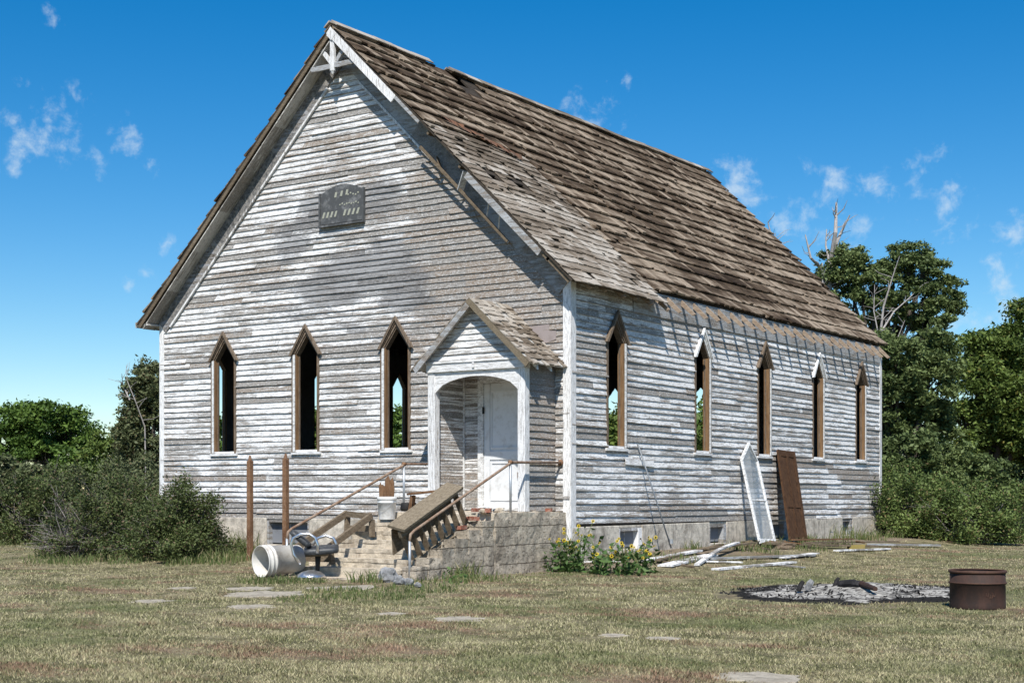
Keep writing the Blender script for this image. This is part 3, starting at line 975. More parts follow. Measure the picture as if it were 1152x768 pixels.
# ridge boards
for (a, b) in ((Y_F - 0.03, 2.5), (3.15, Y_R)):
    rb = MB()
    n = int((b - a) / 0.5)
    for i in range(n):
        p = a + (b - a) * i / n; q = a + (b - a) * (i + 1) / n - 0.01
        j1 = random.uniform(0, .012)
        for side in (1, -1):
            rb.hexa([rp(side, p, -0.0, .035 + j1), rp(side, q, -0.0, .035 + j1), rp(side, q, .15, .055 + j1), rp(side, p, .15, .055 + j1),
                     rp(side, p, -0.02, .06 + j1), rp(side, q, -0.02, .06 + j1), rp(side, q, .15, .075 + j1), rp(side, p, .15, .075 + j1)])
    rb.build('ridge_board', M['shingle_pale'], roof)

# rafters inside (seen through gaps) + rafter tails on the right eave
rf = MB()
for i in range(27):
    y = 0.35 + i * 0.54
    if y > LEN - .2: break
    for side in (1, -1):
        rf.hexa([rp(side, y, 0.1, -0.17), rp(side, y + .05, 0.1, -0.17), rp(side, y + .05, S_WALL - .15, -0.17), rp(side, y, S_WALL - .15, -0.17),
                 rp(side, y, 0.1, -0.052), rp(side, y + .05, 0.1, -0.052), rp(side, y + .05, S_WALL - .15, -0.052), rp(side, y, S_WALL - .15, -0.052)])
rf.build('rafters', M['dark_wood'], church)
TAIL = []
y = 0.25
while y < LEN + 0.25:
    TAIL.append(y); y += 0.525 if y > 2 else 0.5
Rt = random.Random(4)
for i, y in enumerate(TAIL):
    mb = MB()
    e = S_TOT + Rt.uniform(-0.02, 0.05) - (0.05 if y < 2 else 0)
    yy = y + Rt.uniform(-.03, .03); w = 0.048; tw = Rt.uniform(-.01, .01)
    mb.hexa([rp(1, yy, S_WALL - .12, -0.155), rp(1, yy + w, S_WALL - .12, -0.155), rp(1, yy + w + tw, e - .01, -0.115), rp(1, yy + tw, e - .01, -0.115),
             rp(1, yy, S_WALL - .12, -0.055), rp(1, yy + w, S_WALL - .12, -0.055), rp(1, yy + w + tw, e + .02, -0.055), rp(1, yy + tw, e + .02, -0.055)])
    mb.build('rafter_tail', M['tail'], church)
# eave frieze on the right wall (missing by the front corner)
fz = MB()
fz.prism([(2.05, ZT - 0.53), (LEN - .1, ZT - 0.50), (LEN - .1, ZT - 0.11), (2.05, ZT - 0.11)], lambda u, z, t: f_right(u, t, z), 0.0, 0.034)
fz.build('frieze_board', M['grey_trim'], church)

# left eave box
le = MB()
le.box(-WID - 0.36, -WID - 0.03, Y_F + 0.03, LEN + 0.2, ZE - 0.02, ZE + 0.015)
le.box(-WID - 0.39, -WID - 0.362, Y_F + 0.02, LEN + 0.2, ZE - 0.05, ZE + 0.06)
le.build('eave_box', M['soffit'], church)

# rake (gable) boards: bargeboard, soffit, wall frieze, thin trim
def rake(name, side, s0, s1, y0, y1, h0, h1, mat, parent=church):
    mb = MB(); n = max(1, int((s1 - s0) / 1.0))
    for i in range(n):
        a = s0 + (s1 - s0) * i / n; b = s0 + (s1 - s0) * (i + 1) / n
        mb.hexa([rp(side, y0, a, h0), rp(side, y1, a, h0), rp(side, y1, b, h0), rp(side, y0, b, h0),
                 rp(side, y0, a, h1), rp(side, y1, a, h1), rp(side, y1, b, h1), rp(side, y0, b, h1)])
    return mb.build(name, mat, parent)
YB = -0.36
rake('bargeboard', -1, 0.0, S_TOT - 0.02, YB - 0.002, YB + 0.026, -0.12, -0.052, M['plank'])
capb = MB(); capb.prism([(-4.9, 9.70), (-4.78, 9.585), (-4.9, 9.475), (-5.02, 9.585)], lambda u, z, t: (u, t, z), YB - .006, YB + .020); capb.build('apex_block', M['trim'], church)
rake('rake_soffit', -1, 0.15, S_TOT - 0.05, YB + 0.03, -0.02, -0.17, -0.15, M['soffit'])
rake('rake_frieze', -1, 0.50, S_TOT - 0.25, -0.045, -0.018, -0.46, -0.172, M['dark_frieze'])
rake('rake_trim', -1, 1.0, S_TOT - 0.42, -0.06, -0.019, -0.50, -0.462, M['trim'])
# right side: upper bargeboard intact, middle one broken and hanging, lower remnant
rake('bargeboard', 1, 0.02, 2.15, YB - 0.002, YB + 0.026, -0.20, -0.052, M['trim'])
rake('bargeboard', 1, 2.15, 2.9, YB + 0.0, YB + 0.024, -0.11, -0.052, M['grey_trim'])
rake('bargeboard', 1, 4.35, 6.45, YB - 0.002, YB + 0.024, -0.17, -0.056, M['grey_trim'])
rake('bargeboard', 1, 6.5, 7.2, YB + 0.03, YB + 0.05, -0.12, -0.056, M['plank'])
rake('rake_frieze', 1, 0.50, S_TOT - 0.30, -0.045, -0.018, -0.46, -0.12, M['grey_trim'])
rake('rake_trim', 1, 1.0, 5.65, -0.06, -0.019, -0.50, -0.462, M['trim'])
hb_ = MB()
hb_.bar(rp(1, -0.20, 3.1, -0.42), rp(1, -0.17, 5.7, -0.44), 0.025, 0.05)
hb_.bar(rp(1, -0.10, 3.45, -0.35), rp(1, -0.09, 3.75, -0.50), 0.06, 0.02)
hb_.build('broken_soffit_batten', M['plank'], church)
lk = MB()
for s in (0.9, 2.0, 3.15, 4.1, 5.0, 5.35, 6.6):
    lk.hexa([rp(1, YB + .03, s, -.13), rp(1, -0.05, s, -.13), rp(1, -.05, s + .05, -.13), rp(1, YB + .03, s + .05, -.13),
             rp(1, YB + .03, s, -.056), rp(1, -0.05, s, -.056), rp(1, -.05, s + .05, -.056), rp(1, YB + .03, s + .05, -.056)])
lk.build('lookouts', M['plank'], church)
for (p_, q_, w_, t_) in ((rp(1, -0.30, 5.0, -.13), rp(1, -0.12, 5.05, -.46), .022, .03), (rp(1, -0.30, 5.3, -.13), rp(1, -0.12, 5.4, -.46), .022, .03), (rp(1, -0.26, 4.25, -.10), rp(1, -0.15, 4.3, -.44), .12, .02)):
    MB().bar(p_, q_, w_, t_).build('hanging_slat', M['white_in'], church)

# gable ornament
gt = MB()
ya = YB + 0.04
gt.bar((-5.42, ya, 9.02), (-4.35, ya, 9.02), 0.035, 0.09)
tro = gt.build('gable_truss', M['grey_trim'], church)
kp = MB(); kp.bar((-4.9, ya + .002, 8.93), (-4.9, ya + .002, 9.60), 0.10, 0.05, (0, 1, 0))
kp.tube([(-4.9, ya + .002, 8.935), (-4.9, ya + .002, 8.87)], [0.05, 0.02], 10); kp.build('king_post', M['trim'], tro)
for s in (-1, 1):
    br = MB(); br.bar((-4.9 + s * 0.03, ya + .03, 9.06), (-4.9 + s * 0.29, ya + .03, 9.36), 0.035, 0.075); br.build('brace', M['trim'] if s < 0 else M['grey_trim'], tro)

# name board on the gable (lettering worn to a few strokes)
def arch_poly(x0, x1, z0, z1, rise, n=10):
    p = [(x0, z0), (x1, z0), (x1, z1)]
    for i in range(1, n):
        t = i / n; p.append((x1 + (x0 - x1) * t, z1 + rise * math.sin(PI * t)))
    p.append((x0, z1)); return p
sg = MB(); sg.prism(arch_poly(-5.44, -4.41, 6.22, 6.78, 0.14), lambda u, z, t: f_front(u, t, z), 0.022, 0.05)
sgo = sg.build('sign_board', M['sign'], church)
fr = MB()
fr.prism([(-5.47, 6.20), (-5.435, 6.20), (-5.435, 6.80), (-5.47, 6.80)], lambda u, z, t: f_front(u, t, z), 0.02, 0.075)
fr.prism([(-4.415, 6.20), (-4.38, 6.20), (-4.38, 6.80), (-4.415, 6.80)], lambda u, z, t: f_front(u, t, z), 0.02, 0.075)
fr.prism([(-5.47, 6.165), (-4.38, 6.165), (-4.38, 6.20), (-5.47, 6.20)], lambda u, z, t: f_front(u, t, z), 0.02, 0.09)
fr.build('sign_frame', M['sign'], sgo)
lt = MB()
def stroke(x, z, w, h, sl_=0.05, sk=0.0):
    lt.prism([(x, z), (x + w, z), (x + w + sl_, z + h), (x + sl_, z + h)], lambda u, zz, t: f_front(u, t, zz), 0.05, 0.056)
for i in range(4): stroke(-5.40 + i * 0.098, 6.335, 0.045, 0.105, 0.04)
for i in range(4): stroke(-4.89 + i * 0.105, 6.335, 0.048, 0.11, 0.045)
for i, x in enumerate((-5.10, -4.96, -4.83)): stroke(x, 6.69 + .01 * i, 0.05, 0.095, 0.025)
for i in range(9): stroke(-4.98 + i * 0.055, 6.535 + 0.012 * math.sin(i * 2.1), 0.03, 0.022 + 0.01 * (i % 2), 0.01)
for i in range(5): stroke(-4.78 + i * 0.06, 6.70 + 0.02 * math.sin(i * 1.7), 0.03, 0.028, 0.0)
lt.build('sign_lettering', M['sign_letter'], sgo)

# porch -------------------------------------------------------------
PZ = 0.95
pc = (PX0 + PX1) / 2
porch_wall_r = lambda u, n, z: (PX1 - 0.03 + n, u, z)
w_p = lambda a, z: (0.62 + 0.2 * ns(a, z * 0.8, 3), 0.15 + 0.45 * sst(2.6, 3.1, z))  # weathered boards; the grey upper part is painted eave shade
w_in = lambda a, z: (0.12 + 0.35 * sst(1.9, 1.2, z) + 0.2 * ns(a * 2, z, 3), 0.10)
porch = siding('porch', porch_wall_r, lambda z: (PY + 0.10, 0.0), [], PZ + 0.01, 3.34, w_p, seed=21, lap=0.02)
siding('porch_inner_wall', lambda u, n, z: (PX0 + 0.05 + n, u, z), lambda z: (PY + .1, 0.0), [], PZ + .01, 3.34, w_in, exposure=0.052, lap=0.007, parent=porch, split=False, seed=22, rough=0.3)
siding('porch_inner_wall', lambda u, n, z: (u, 0.02 - n, z), lambda z: (PX0 + .05, PX1 - .05), [(-1.30, 0.52, 0.0, 3.28, None)], PZ + .01, 3.34, w_in, exposure=0.052, lap=0.007, parent=porch, split=False, seed=23, rough=0.3)
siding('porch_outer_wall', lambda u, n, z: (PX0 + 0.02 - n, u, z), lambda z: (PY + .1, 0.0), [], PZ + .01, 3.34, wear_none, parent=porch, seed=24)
pb = MB(); pb.box(PX1 - 0.10, PX1 - 0.036, PY + .1, 0.0, PZ, 3.34); pb.box(PX0 + 0.03, PX0 + 0.045, PY + .1, 0.0, PZ, 3.34)
pb.box(PX0 + .05, PX1 - .1, 0.05, 0.14, PZ, 3.34); pb.build('porch_core', M['white_in'], porch)
cb = MB(); cb.box(PX0 + .05, PX0 + .075, -0.03, 0.005, PZ, 3.3); cb.build('porch_corner_bead', M['white_in'], porch)
MB().box(PX0 + .03, PX1 - .06, PY + .05, 0.02, 3.30, 3.335).build('porch_ceiling', M['white_in'], porch)
for (a, b) in ((PX0 - 0.0, PX0 + 0.145), (PX1 - 0.14, PX1 + 0.0)):
    MB().box(a, b, PY, PY + 0.14, PZ, 3.26).build('porch_post', M['trim'], porch, bevel=0.006)
# arched fascia
ar = MB()
poly = [(PX0 + .145, 3.26), (PX0 + .145, 2.92)]
for i in range(13):
    t = i / 12; x = PX0 + .16 + (PX1 - .155 - PX0 - .16) * t
    poly.append((x, 2.93 + 0.24 * math.sin(PI * t) ** 0.55))
poly += [(PX1 - .14, 2.92), (PX1 - .14, 3.26)]
ar.prism(poly, lambda u, z, t: (u, PY + t, z), 0.012, 0.045)
ar.build('porch_arch', M['trim_h'], porch)
hb2 = MB(); hb2.box(PX0 - .01, PX1 + .01, PY - .03, PY + .14, 3.262, 3.42); hb2.box(PX0 - .02, PX1 + .02, PY - .05, PY - .032, 3.40, 3.43)
hb2.box(PX0 + .95, PX0 + .99, PY - .05, PY - .031, 3.30, 3.395); hb2.build('porch_beam', M['trim_h'], porch)
# porch gable siding + roof
PAX, PZR = pc, 4.44
psl = (PZR - 3.36) / (1.15)
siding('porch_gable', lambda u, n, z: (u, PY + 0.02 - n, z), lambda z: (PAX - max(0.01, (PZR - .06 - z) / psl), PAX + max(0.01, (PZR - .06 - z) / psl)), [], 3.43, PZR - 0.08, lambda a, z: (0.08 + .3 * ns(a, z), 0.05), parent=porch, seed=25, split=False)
pr = MB()
def pp(side, y, s, h):
    c = 1 / math.hypot(1, psl); q = psl * c
    return (PAX + side * (s * c + h * q), y, PZR - s * q + h * c)
PS = 1.18 * math.hypot(1, psl)
for side in (1, -1):
    pr.hexa([pp(side, PY - .14, 0, -.04), pp(side, -0.02, 0, -.04), pp(side, -.02, PS, -.04), pp(side, PY - .14, PS, -.04),
             pp(side, PY - .14, 0, -.015), pp(side, -.02, 0, -.015), pp(side, -.02, PS, -.015), pp(side, PY - .14, PS, -.015)])
proof = pr.build('porch_roof', M['soffit'], porch)
R = random.Random(31)
for side in (1, -1):
    mb = MB(); s = PS + .04
    while s > 0.05:
        y = PY - .17
        while y < -0.03:
            w = R.uniform(.07, .14); ye = min(y + w, -0.015)
            th = R.uniform(.012, .03); ds = R.gauss(0, .02)
            if R.random() < .9:
                mb.hexa([pp(side, y, s - .17, -.01), pp(side, ye - .006, s - .17, -.01), pp(side, ye - .006, s + ds, -.004), pp(side, y, s + ds, -.004),
                         pp(side, y, s - .17, 0), pp(side, ye - .006, s - .17, 0), pp(side, ye - .006, s + ds, th), pp(side, y, s + ds, th + R.uniform(-.004, .004))])
            y += w
        s -= 0.135
    mb.build('porch_shingles', M['shingle_pale'], porch)
for side in (1, -1):
    mb = MB()
    mb.hexa([pp(side, PY - .165, 0.0, -.11), pp(side, PY - .142, 0.0, -.11), pp(side, PY - .142, PS, -.11), pp(side, PY - .165, PS, -.11),
             pp(side, PY - .165, 0, -.01), pp(side, PY - .142, 0, -.01), pp(side, PY - .142, PS, -.01), pp(side, PY - .165, PS, -.01)])
    mb.build('porch_bargeboard', M['plank_y'] if side > 0 else M['grey_trim'], porch)
mb = MB(); mb.prism([(PAX, PZR - .01), (PAX + .07, PZR - .08), (PAX, PZR - .15), (PAX - .07, PZR - .08)], lambda u, z, t: (u, t, z), PY - .168, PY - .144); mb.build('porch_apex_block', M['plank_y'], porch)
for y in (PY + .1, PY + .5):
    mb = MB(); mb.hexa([pp(1, y, PS - .3, -.12), pp(1, y + .05, PS - .3, -.12), pp(1, y + .05, PS + .05, -.10), pp(1, y, PS + .05, -.10),
                        pp(1, y, PS - .3, -.042), pp(1, y + .05, PS - .3, -.042), pp(1, y + .05, PS - .02, -.042), pp(1, y, PS - .02, -.042)])
    mb.build('porch_rafter_tail', M['white_in'], porch)
# patch of asphalt paper showing where boards are gone beside the porch roof
tp = MB(); tp.prism([(-.85, 3.75), (-0.62, 3.70), (-0.60, 3.76), (-.46, 3.74), (-.27, 3.79), (-.27, 3.93), (-.40, 3.94), (-.40, 4.05), (-.85, 4.03)], lambda u, z, t: f_front(u, t, z), 0.014, 0.024)
tp.build('bare_patch', flat_mat('faded_paper', (0.33, 0.28, 0.265), 0.9, 0.1, 0, 0.5, 7, (0.2, 0.17, 0.15)), church)
# door
dx0, dx1 = -1.74, -0.88
fr = MB()
fr.box(dx0 - 0.11, dx0 + 0.0, -0.045, 0.06, PZ + .05, 3.12); fr.box(dx1, dx1 + .11, -0.045, 0.06, PZ + .05, 3.12)
fr.box(dx0 - .11, dx1 + .11, -.05, .06, 3.122, 3.24); fr.box(dx0 - .11, dx1 + .11, -.10, .06, PZ, PZ + .05)
dfo = MB()
dfo.box(dx0 + .004, dx1 - .004, 0.010, 0.045, PZ + .052, 3.118)
door = dfo.build('door', M['white_door'], church)
fr.build('door_frame', M['white_in'], door)
pn = MB()
def frame_rect(mb, x0, x1, z0, z1, y0, y1, w=0.03):
    mb.box(x0, x1, y0, y1, z0, z0 + w); mb.box(x0, x1, y0, y1, z1 - w, z1)
    mb.box(x0, x0 + w, y0, y1, z0 + w, z1 - w); mb.box(x1 - w, x1, y0, y1, z0 + w, z1 - w)
frame_rect(pn, dx0 + .13, dx1 - .13, 2.0, 3.0, -0.006, 0.011)
frame_rect(pn, dx0 + .13, dx1 - .13, 1.12, 1.78, -0.006, 0.011)
pn.box(dx0 + .006, dx0 + .12, -.012, .0105, PZ + .055, 3.115); pn.box(dx1 - .12, dx1 - .006, -.012, .0105, PZ + .055, 3.115)
pn.box(dx0 + .12, dx1 - .12, -.012, .0105, 1.82, 1.96)
pn.build('door_panels', M['white_door'], door)
ltc = MB(); ltc.box(dx1 - .17, dx1 - .02, -.02, -.0125, 1.50, 1.60); ltc.build('latch_plate', M['rust_pole'], door)
MB().box(dx0 - .01, dx0 + .03, -.052, -.046, 2.6, 2.72).build('hinge', M['black'], door)

# concrete landing and steps -----------------------------------------
steps = empty('concrete_steps', (-1.2, -2.2, 0), 0, 'crumbling concrete landing and steps leading up to the church porch door', 'steps')
def shift(mb, p):
    mb.v = [(a - p[0], b - p[1], c - p[2]) for a, b, c in mb.v]; return mb
def rough_box(mb, x0, x1, y0, y1, z0, z1, n=0.13, amp=0.012, seed=0):
    """box with many faces and chipped, uneven surface"""
    nx_, ny_, nz_ = (max(1, int(abs(b - a) / n)) for a, b in ((x0, x1), (y0, y1), (z0, z1)))
    bm = bmesh.new()
    idx = {}
    def V(i, j, k):
        if (i, j, k) not in idx:
            x = x0 + (x1 - x0) * i / nx_; y = y0 + (y1 - y0) * j / ny_; z = z0 + (z1 - z0) * k / nz_
            d = noise.noise_vector(Vector((x * 3.1 + seed, y * 3.1, z * 3.1))) * amp + noise.noise_vector(Vector((x * 9 + seed, y * 9, z * 9))) * amp * 0.8
            edge = (i in (0, nx_)) + (j in (0, ny_)) + (k in (0, nz_))
            s = 1.8 if edge > 1 else 0.8
            c = Vector(((x0 + x1) / 2, (y0 + y1) / 2, (z0 + z1) / 2))
            p = Vector((x, y, z)) + d * s
            if edge > 1:
                q = abs(ns(x * 2.5, y * 2.5, z * 4 + seed)) * amp * 2.2
                if i in (0, nx_): p.x += q * (1 if i == 0 else -1)
                if j in (0, ny_): p.y += q * (1 if j == 0 else -1)
                if k == nz_: p.z -= q
            idx[(i, j, k)] = len(mb.v); mb.v.append(tuple(p))
        return idx[(i, j, k)]
    for i in range(nx_):
        for j in range(ny_):
            mb.f.append((V(i, j, nz_), V(i + 1, j, nz_), V(i + 1, j + 1, nz_), V(i, j + 1, nz_)))
            mb.f.append((V(i, j, 0), V(i, j + 1, 0), V(i + 1, j + 1, 0), V(i + 1, j, 0)))
    for i in range(nx_):
        for k in range(nz_):
            mb.f.append((V(i, 0, k), V(i + 1, 0, k), V(i + 1, 0, k + 1), V(i, 0, k + 1)))
            mb.f.append((V(i, ny_, k), V(i, ny_, k + 1), V(i + 1, ny_, k + 1), V(i + 1, ny_, k)))
    for j in range(ny_):
        for k in range(nz_):
            mb.f.append((V(0, j, k), V(0, j, k + 1), V(0, j + 1, k + 1), V(0, j + 1, k)))
            mb.f.append((V(nx_, j, k), V(nx_, j + 1, k), V(nx_, j + 1, k + 1), V(nx_, j, k + 1)))
SX0, SX1 = -2.38, -0.06
lo = steps.location
mb = MB()
rough_box(mb, SX0, SX1, -2.10, -0.03, -0.2, PZ - 0.008, amp=0.014)
shift(mb, lo).build('landing', M['conc_step'], steps)
st_mb = MB()
NS = 7
def step_yz(k): return -4.37 + 0.324 * k, 0.060 + 0.1264 * k
for k in range(NS):
    y0, z = step_yz(k); y1 = y0 + 0.324 + (0.05 if k < NS - 1 else -0.002)
    z -= 0.035
    rough_box(st_mb, SX0 + 0.01 * (k % 2), SX1 - 0.26, y0, y1, -0.2, z - 0.003, seed=k * 3.3, amp=0.007)
    # overhanging nosing
    rough_box(st_mb, SX0 - 0.01, SX1 - 0.25, y0 - 0.006, y0 + 0.05, z - 0.055, z + 0.001, n=0.1, amp=0.006, seed=k * 1.7)
shift(st_mb, lo).build('treads', M['conc_step'], steps)
ck = MB()
for k in range(NS):
    y0, z = step_yz(k); y1 = y0 + 0.324 + (0.03 if k < NS - 1 else 0)
    rough_box(ck, SX1 - 0.245, SX1 + 0.005, y0 - 0.01, y1, -0.2, z + 0.008, seed=50 + k * 2.1, amp=0.016)
rough_box(ck, SX1 - 0.20, SX1 + 0.012, -2.085, -0.04, -0.2, PZ - 0.01, n=0.1, amp=0.018, seed=90)
shift(ck, lo).build('side_wall', M['conc_dark'], steps)
# one course of low kerb stones continuing the foot
# fallen bricks and rubble
brk = [(-0.36, -2.30, 0.83, 0.1), (-0.42, -2.02, 0.955, -0.2), (-0.30, -2.62, 0.70, 0.15), (-0.22, -2.42, 0.83, 1.2), (-0.16, -2.12, 0.955, 0.5)]
labels_b = ['broken red brick lying flat on the top concrete step edge', 'dark red brick on the landing edge beside rubble', 'lowest red brick lying on the broken concrete step',
            'brick turned endways between the two step bricks', 'chipped pale red brick amid rubble beside the rail post']
for (x, y, z, a), lb in zip(brk, labels_b):
    mb = MB(); rough_box(mb, -.10, .10, -.048, .048, 0, .06, n=.05, amp=.004, seed=x * 50)
    o = mb.build('brick', M['brick']); o.location = (x, y, z); o.rotation_euler = (0, 0, a + PI / 2); tag(o, lb, 'brick', 'bricks on the steps')
def rock_mesh(r, seed, flat=0.7):
    bm = bmesh.new(); bmesh.ops.create_icosphere(bm, subdivisions=3, radius=1)
    for v in bm.verts:
        p = v.co.normalized()
        k = 1 + 0.28 * noise.noise(p * 1.6 + Vector((seed, 0, 0))) + 0.12 * noise.noise(p * 5 + Vector((0, seed, 0)))
        v.co = Vector((p.x * r * k, p.y * r * k * 0.85, p.z * r * k * flat))
    mb = MB(); mb.v = [tuple(v.co) for v in bm.verts]; mb.f = [tuple(v.index for v in f.verts) for f in bm.faces]; bm.free(); return mb
RUB = ['rubble lump nearest the church wall on the landing edge', 'rubble lump farthest down the landing edge, by the bricks', 'largest rubble lump beside the handrail post', 'smallest rubble lump on the landing edge', 'red brick fragment among the landing rubble', 'flat concrete chip in the landing rubble']
for i in range(6):
    x = random.uniform(-0.42, -0.12); y = (-1.62, -2.15, -1.72, -1.9, -2.0, -1.82)[i]
    o = rock_mesh((.05, .055, .08, .03, .05, .045)[i], i * 7.7).build('rubble_stone', M['conc_step'] if i != 4 else M['brick'])
    o.location = (x, y, PZ + .02); tag(o, RUB[i], 'rubble', 'rubble on the landing edge')
ob = MB(); rough_box(ob, -.05, .05, -.03, .03, 0, .05, n=.05, amp=.004); o = ob.build('brick', M['brick']); o.location = (-0.14, -0.45, PZ); tag(o, 'small brick fragment alone on the landing by the porch side wall', 'brick')

# handrails ----------------------------------------------------------
def handrail(x, ytop, yend, label, wallx=None, zt=1.73):
    h = empty('handrail', (x, ytop, PZ), 0, label, 'handrail', 'pipe handrails of the steps'); L = h.location
    r = MB()
    zb = 0.66; 
    r.tube([(x, 0.0, zt + .02), (x, ytop + .06, zt), (x, ytop, zt - .01), (x, ytop - .06, zt - .04), (x, yend + .1, zb + .05), (x, yend + .02, zb - .0), (x, yend, zb - .10)], 0.021, 10)
    shift(r, L).build('rail', M['rust_pipe'], h, smooth=True)
    p = MB(); p.tube([(x, ytop, PZ - .0), (x, ytop, zt - .02)], 0.020, 10); shift(p, L).build('post', M['galv'], h, smooth=True)
    kn = MB(); kn.tube([(x, ytop - .03, zt), (x, ytop + .035, zt)], 0.031, 10); shift(kn, L).build('fitting', M['rust_pole'], h, smooth=True)
    p = MB(); p.tube([(x, yend, 0.02), (x, yend, zb - .09)], 0.020, 10); shift(p, L).build('post', M['galv'], h, smooth=True)
    fl = MB(); fl.tube([(x, -0.022, zt + .02), (x, -0.05, zt + .02)], 0.05, 12); shift(fl, L).build('wall_flange', M['rust_pole'], h, smooth=True)
    return h
handrail(-0.17, -1.50, -4.03, 'rusty pipe handrail on the church corner side of the steps')
handrail(-2.42, -1.35, -4.15, 'pipe handrail on the far side of the steps behind the wood bucket')

# things on and around the steps ---------------------------------------
def at_g(px, py, z=0.0):
    r = at(px, py, 1) - Vector((CX, CY, EYE)); t = (z - EYE) / r.z
    return Vector((CX + t * r.x, CY + t * r.y, z))
# overturned wooden railing leaning on the steps
rl = empty('wooden_railing', (-0.45, -3.3, 0.55), 0, 'overturned wooden porch railing with balusters resting on the steps against the handrail', 'railing'); L = rl.location
A0 = Vector((-0.43, -4.02, 0.74)); A1 = Vector((-0.43, -2.60, 1.36))
B0 = Vector((-0.40, -3.74, 0.20)); B1 = Vector((-0.36, -2.33, 0.77))
mb = MB(); mb.bar(A0, A1, 0.30, 0.045, (0.25, -0.35, 0.9)); shift(mb, L).build('top_rail', M['plank_y'], rl, bevel=.004)
mb = MB(); mb.bar(A0 + Vector((.03, .05, -.09)), A1 + Vector((.03, -.02, -.09)), 0.05, 0.10); shift(mb, L).build('under_rail', M['plank_y'], rl)
mb = MB(); mb.tube([B0, (B0 + B1) / 2, B1], 0.048, 8); shift(mb, L).build('bottom_rail', M['plank_y'], rl)
for i in range(8):
    t = 0.05 + i * 0.128
    a = A0.lerp(A1, t) + Vector((0, 0.04, -0.06)); b = B0.lerp(B1, min(1, t)) + Vector((0, 0, 0.02))
    mb = MB(); mb.bar(a, b, 0.028, 0.085, (1, 0.3, 0)); shift(mb, L).build('baluster', M['plank'], rl)
mb = MB(); mb.hexa([(-.62, -3.86, .35), (-.60, -3.86, .35), (-.60, -2.5, .93), (-.62, -2.5, .93), (-.60, -3.92, .72), (-.58, -3.92, .72), (-.58, -2.62, 1.29), (-.60, -2.62, 1.29)])
shift(mb, L).build('back_board', M['plank'], rl)

# timber frame lying across the lower steps
tf = empty('timber_frame', (-2.0, -3.4, 0.4), 0, 'old wooden bench frame with four legs standing askew on the lower steps', 'bench frame'); L = tf.location
n0, n1 = Vector((-1.78, -3.93, 0.44)), Vector((-1.78, -2.95, 0.90))
m0, m1 = Vector((-2.42, -4.0, 0.40)), Vector((-2.36, -2.86, 0.93))
for a, b in ((n0, n1), (m0, m1)):
    mb = MB(); mb.bar(a, b, 0.05, 0.10); shift(mb, L).build('side_rail', M['plank'], tf, bevel=.004)
mb = MB(); mb.bar(n1 + Vector((-.02, -.03, -.01)), m1 + Vector((.03, -.03, -.01)), 0.045, 0.09); shift(mb, L).build('cross_rail', M['plank'], tf)
for (a, b) in ((n1 + Vector((-.01, .02, -.06)), (-1.74, -2.98, 0.572)), (m1 + Vector((0, .02, -.05)), (-2.30, -2.93, 0.572)), (n0 + Vector((0, .03, -.04)), (-1.74, -3.90, 0.19)), (m0 + Vector((0, .08, -.03)), (-2.42, -3.95, 0.1))):
    mb = MB(); mb.bar(a, b, 0.05, 0.085, (0, 1, 0)); shift(mb, L).build('leg', M['plank'], tf)
mb = MB(); mb.bar((-1.79, -2.97, .70), (-2.33, -2.92, .70), .03, .09); shift(mb, L).build('stretcher', M['plank'], tf)
mb = MB(); mb.bar((-1.79, -3.91, .27), (-2.42, -3.94, .27), .03, .10); shift(mb, L).build('stretcher', M['plank'], tf)

# bucket of split wood
bk = Vector((-2.03, -2.27, 0.826))
bo = empty('bucket', bk, 0, 'white plastic bucket holding split wood on the upper step', 'bucket')
mb = MB(); mb.lathe([(0, 0.001), (.128, 0.001), (.13, .01), (.146, .26), (.152, .262), (.152, .29), (.147, .29), (.150, .305), (.158, .31), (.158, .365), (.150, .365), (.143, .30), (.124, .02), (0, .02)], 32)
mb.build('body', M['bucket'], bo, smooth=True)
mb = MB(); pts = []
for i in range(13):
    t = PI * i / 12; pts.append((.155 * math.cos(t) + 0.0, -.155 * math.sin(t) * 0.35 - .12 * math.sin(t), .30 - .15 * math.sin(t)))
mb.tube(pts, .003, 6); mb.build('handle', M['galv'], bo)
wd = [(-.085, .02, .30, -.06, .07), (-.05, -.05, .40, -.03, .085), (-.01, .03, .66, .0, .09), (.03, -.04, .52, .06, .08), (.07, .03, .60, .03, .07), (.10, -.01, .42, .07, .07), (.0, -.08, .36, .01, .09), (-.10, -.03, .46, -.05, .05)]
lw = ['short split stick at left edge of the wood bucket', 'low pointed stick in front left of the wood bucket', 'tallest pointed slab of wood in the bucket', 'slanting split board near the bucket middle',
      'tall dark slat at right in the bucket', 'rightmost split stick leaning over the bucket rim', 'shortest front piece of wood in the bucket', 'thin splint at far left of the bucket']
for (x, y, h, lx, w), lb in zip(wd, lw):
    mb = MB(); a = Vector((x * .8, y, .04)); hh = .30 + h * .55
    p = [(-w / 2, 0), (w / 2, 0), (w / 2, hh * .86), (w * .12, hh), (-w / 2, hh * .90)]
    mb.prism(p, lambda u, z, t: (u + lx * z, t + .02 * z, z), -.014, .014)
    o = mb.build('split_wood', M['firewood']); o.location = bk + a; o.rotation_euler = (0, 0, .59 + random.uniform(-.3, .3)); tag(o, lb, 'firewood', 'split wood in the bucket')

# dark kettle-like pot behind the bucket
pt = empty('cooking_pot', (-2.20, -1.55, PZ), 0, 'small blackened pot on the landing behind the wood bucket', 'pot')
mb = MB(); mb.lathe([(0, 0), (.09, 0), (.11, .04), (.10, .12), (.085, .14), (.08, .14), (.09, .11), (0, .02)], 24); mb.build('body', M['black'], pt, smooth=True)
mb = MB(); mb.tube([(.10, 0, .11), (.20, -.02, .13)], .012, 8); mb.build('handle', M['black'], pt)

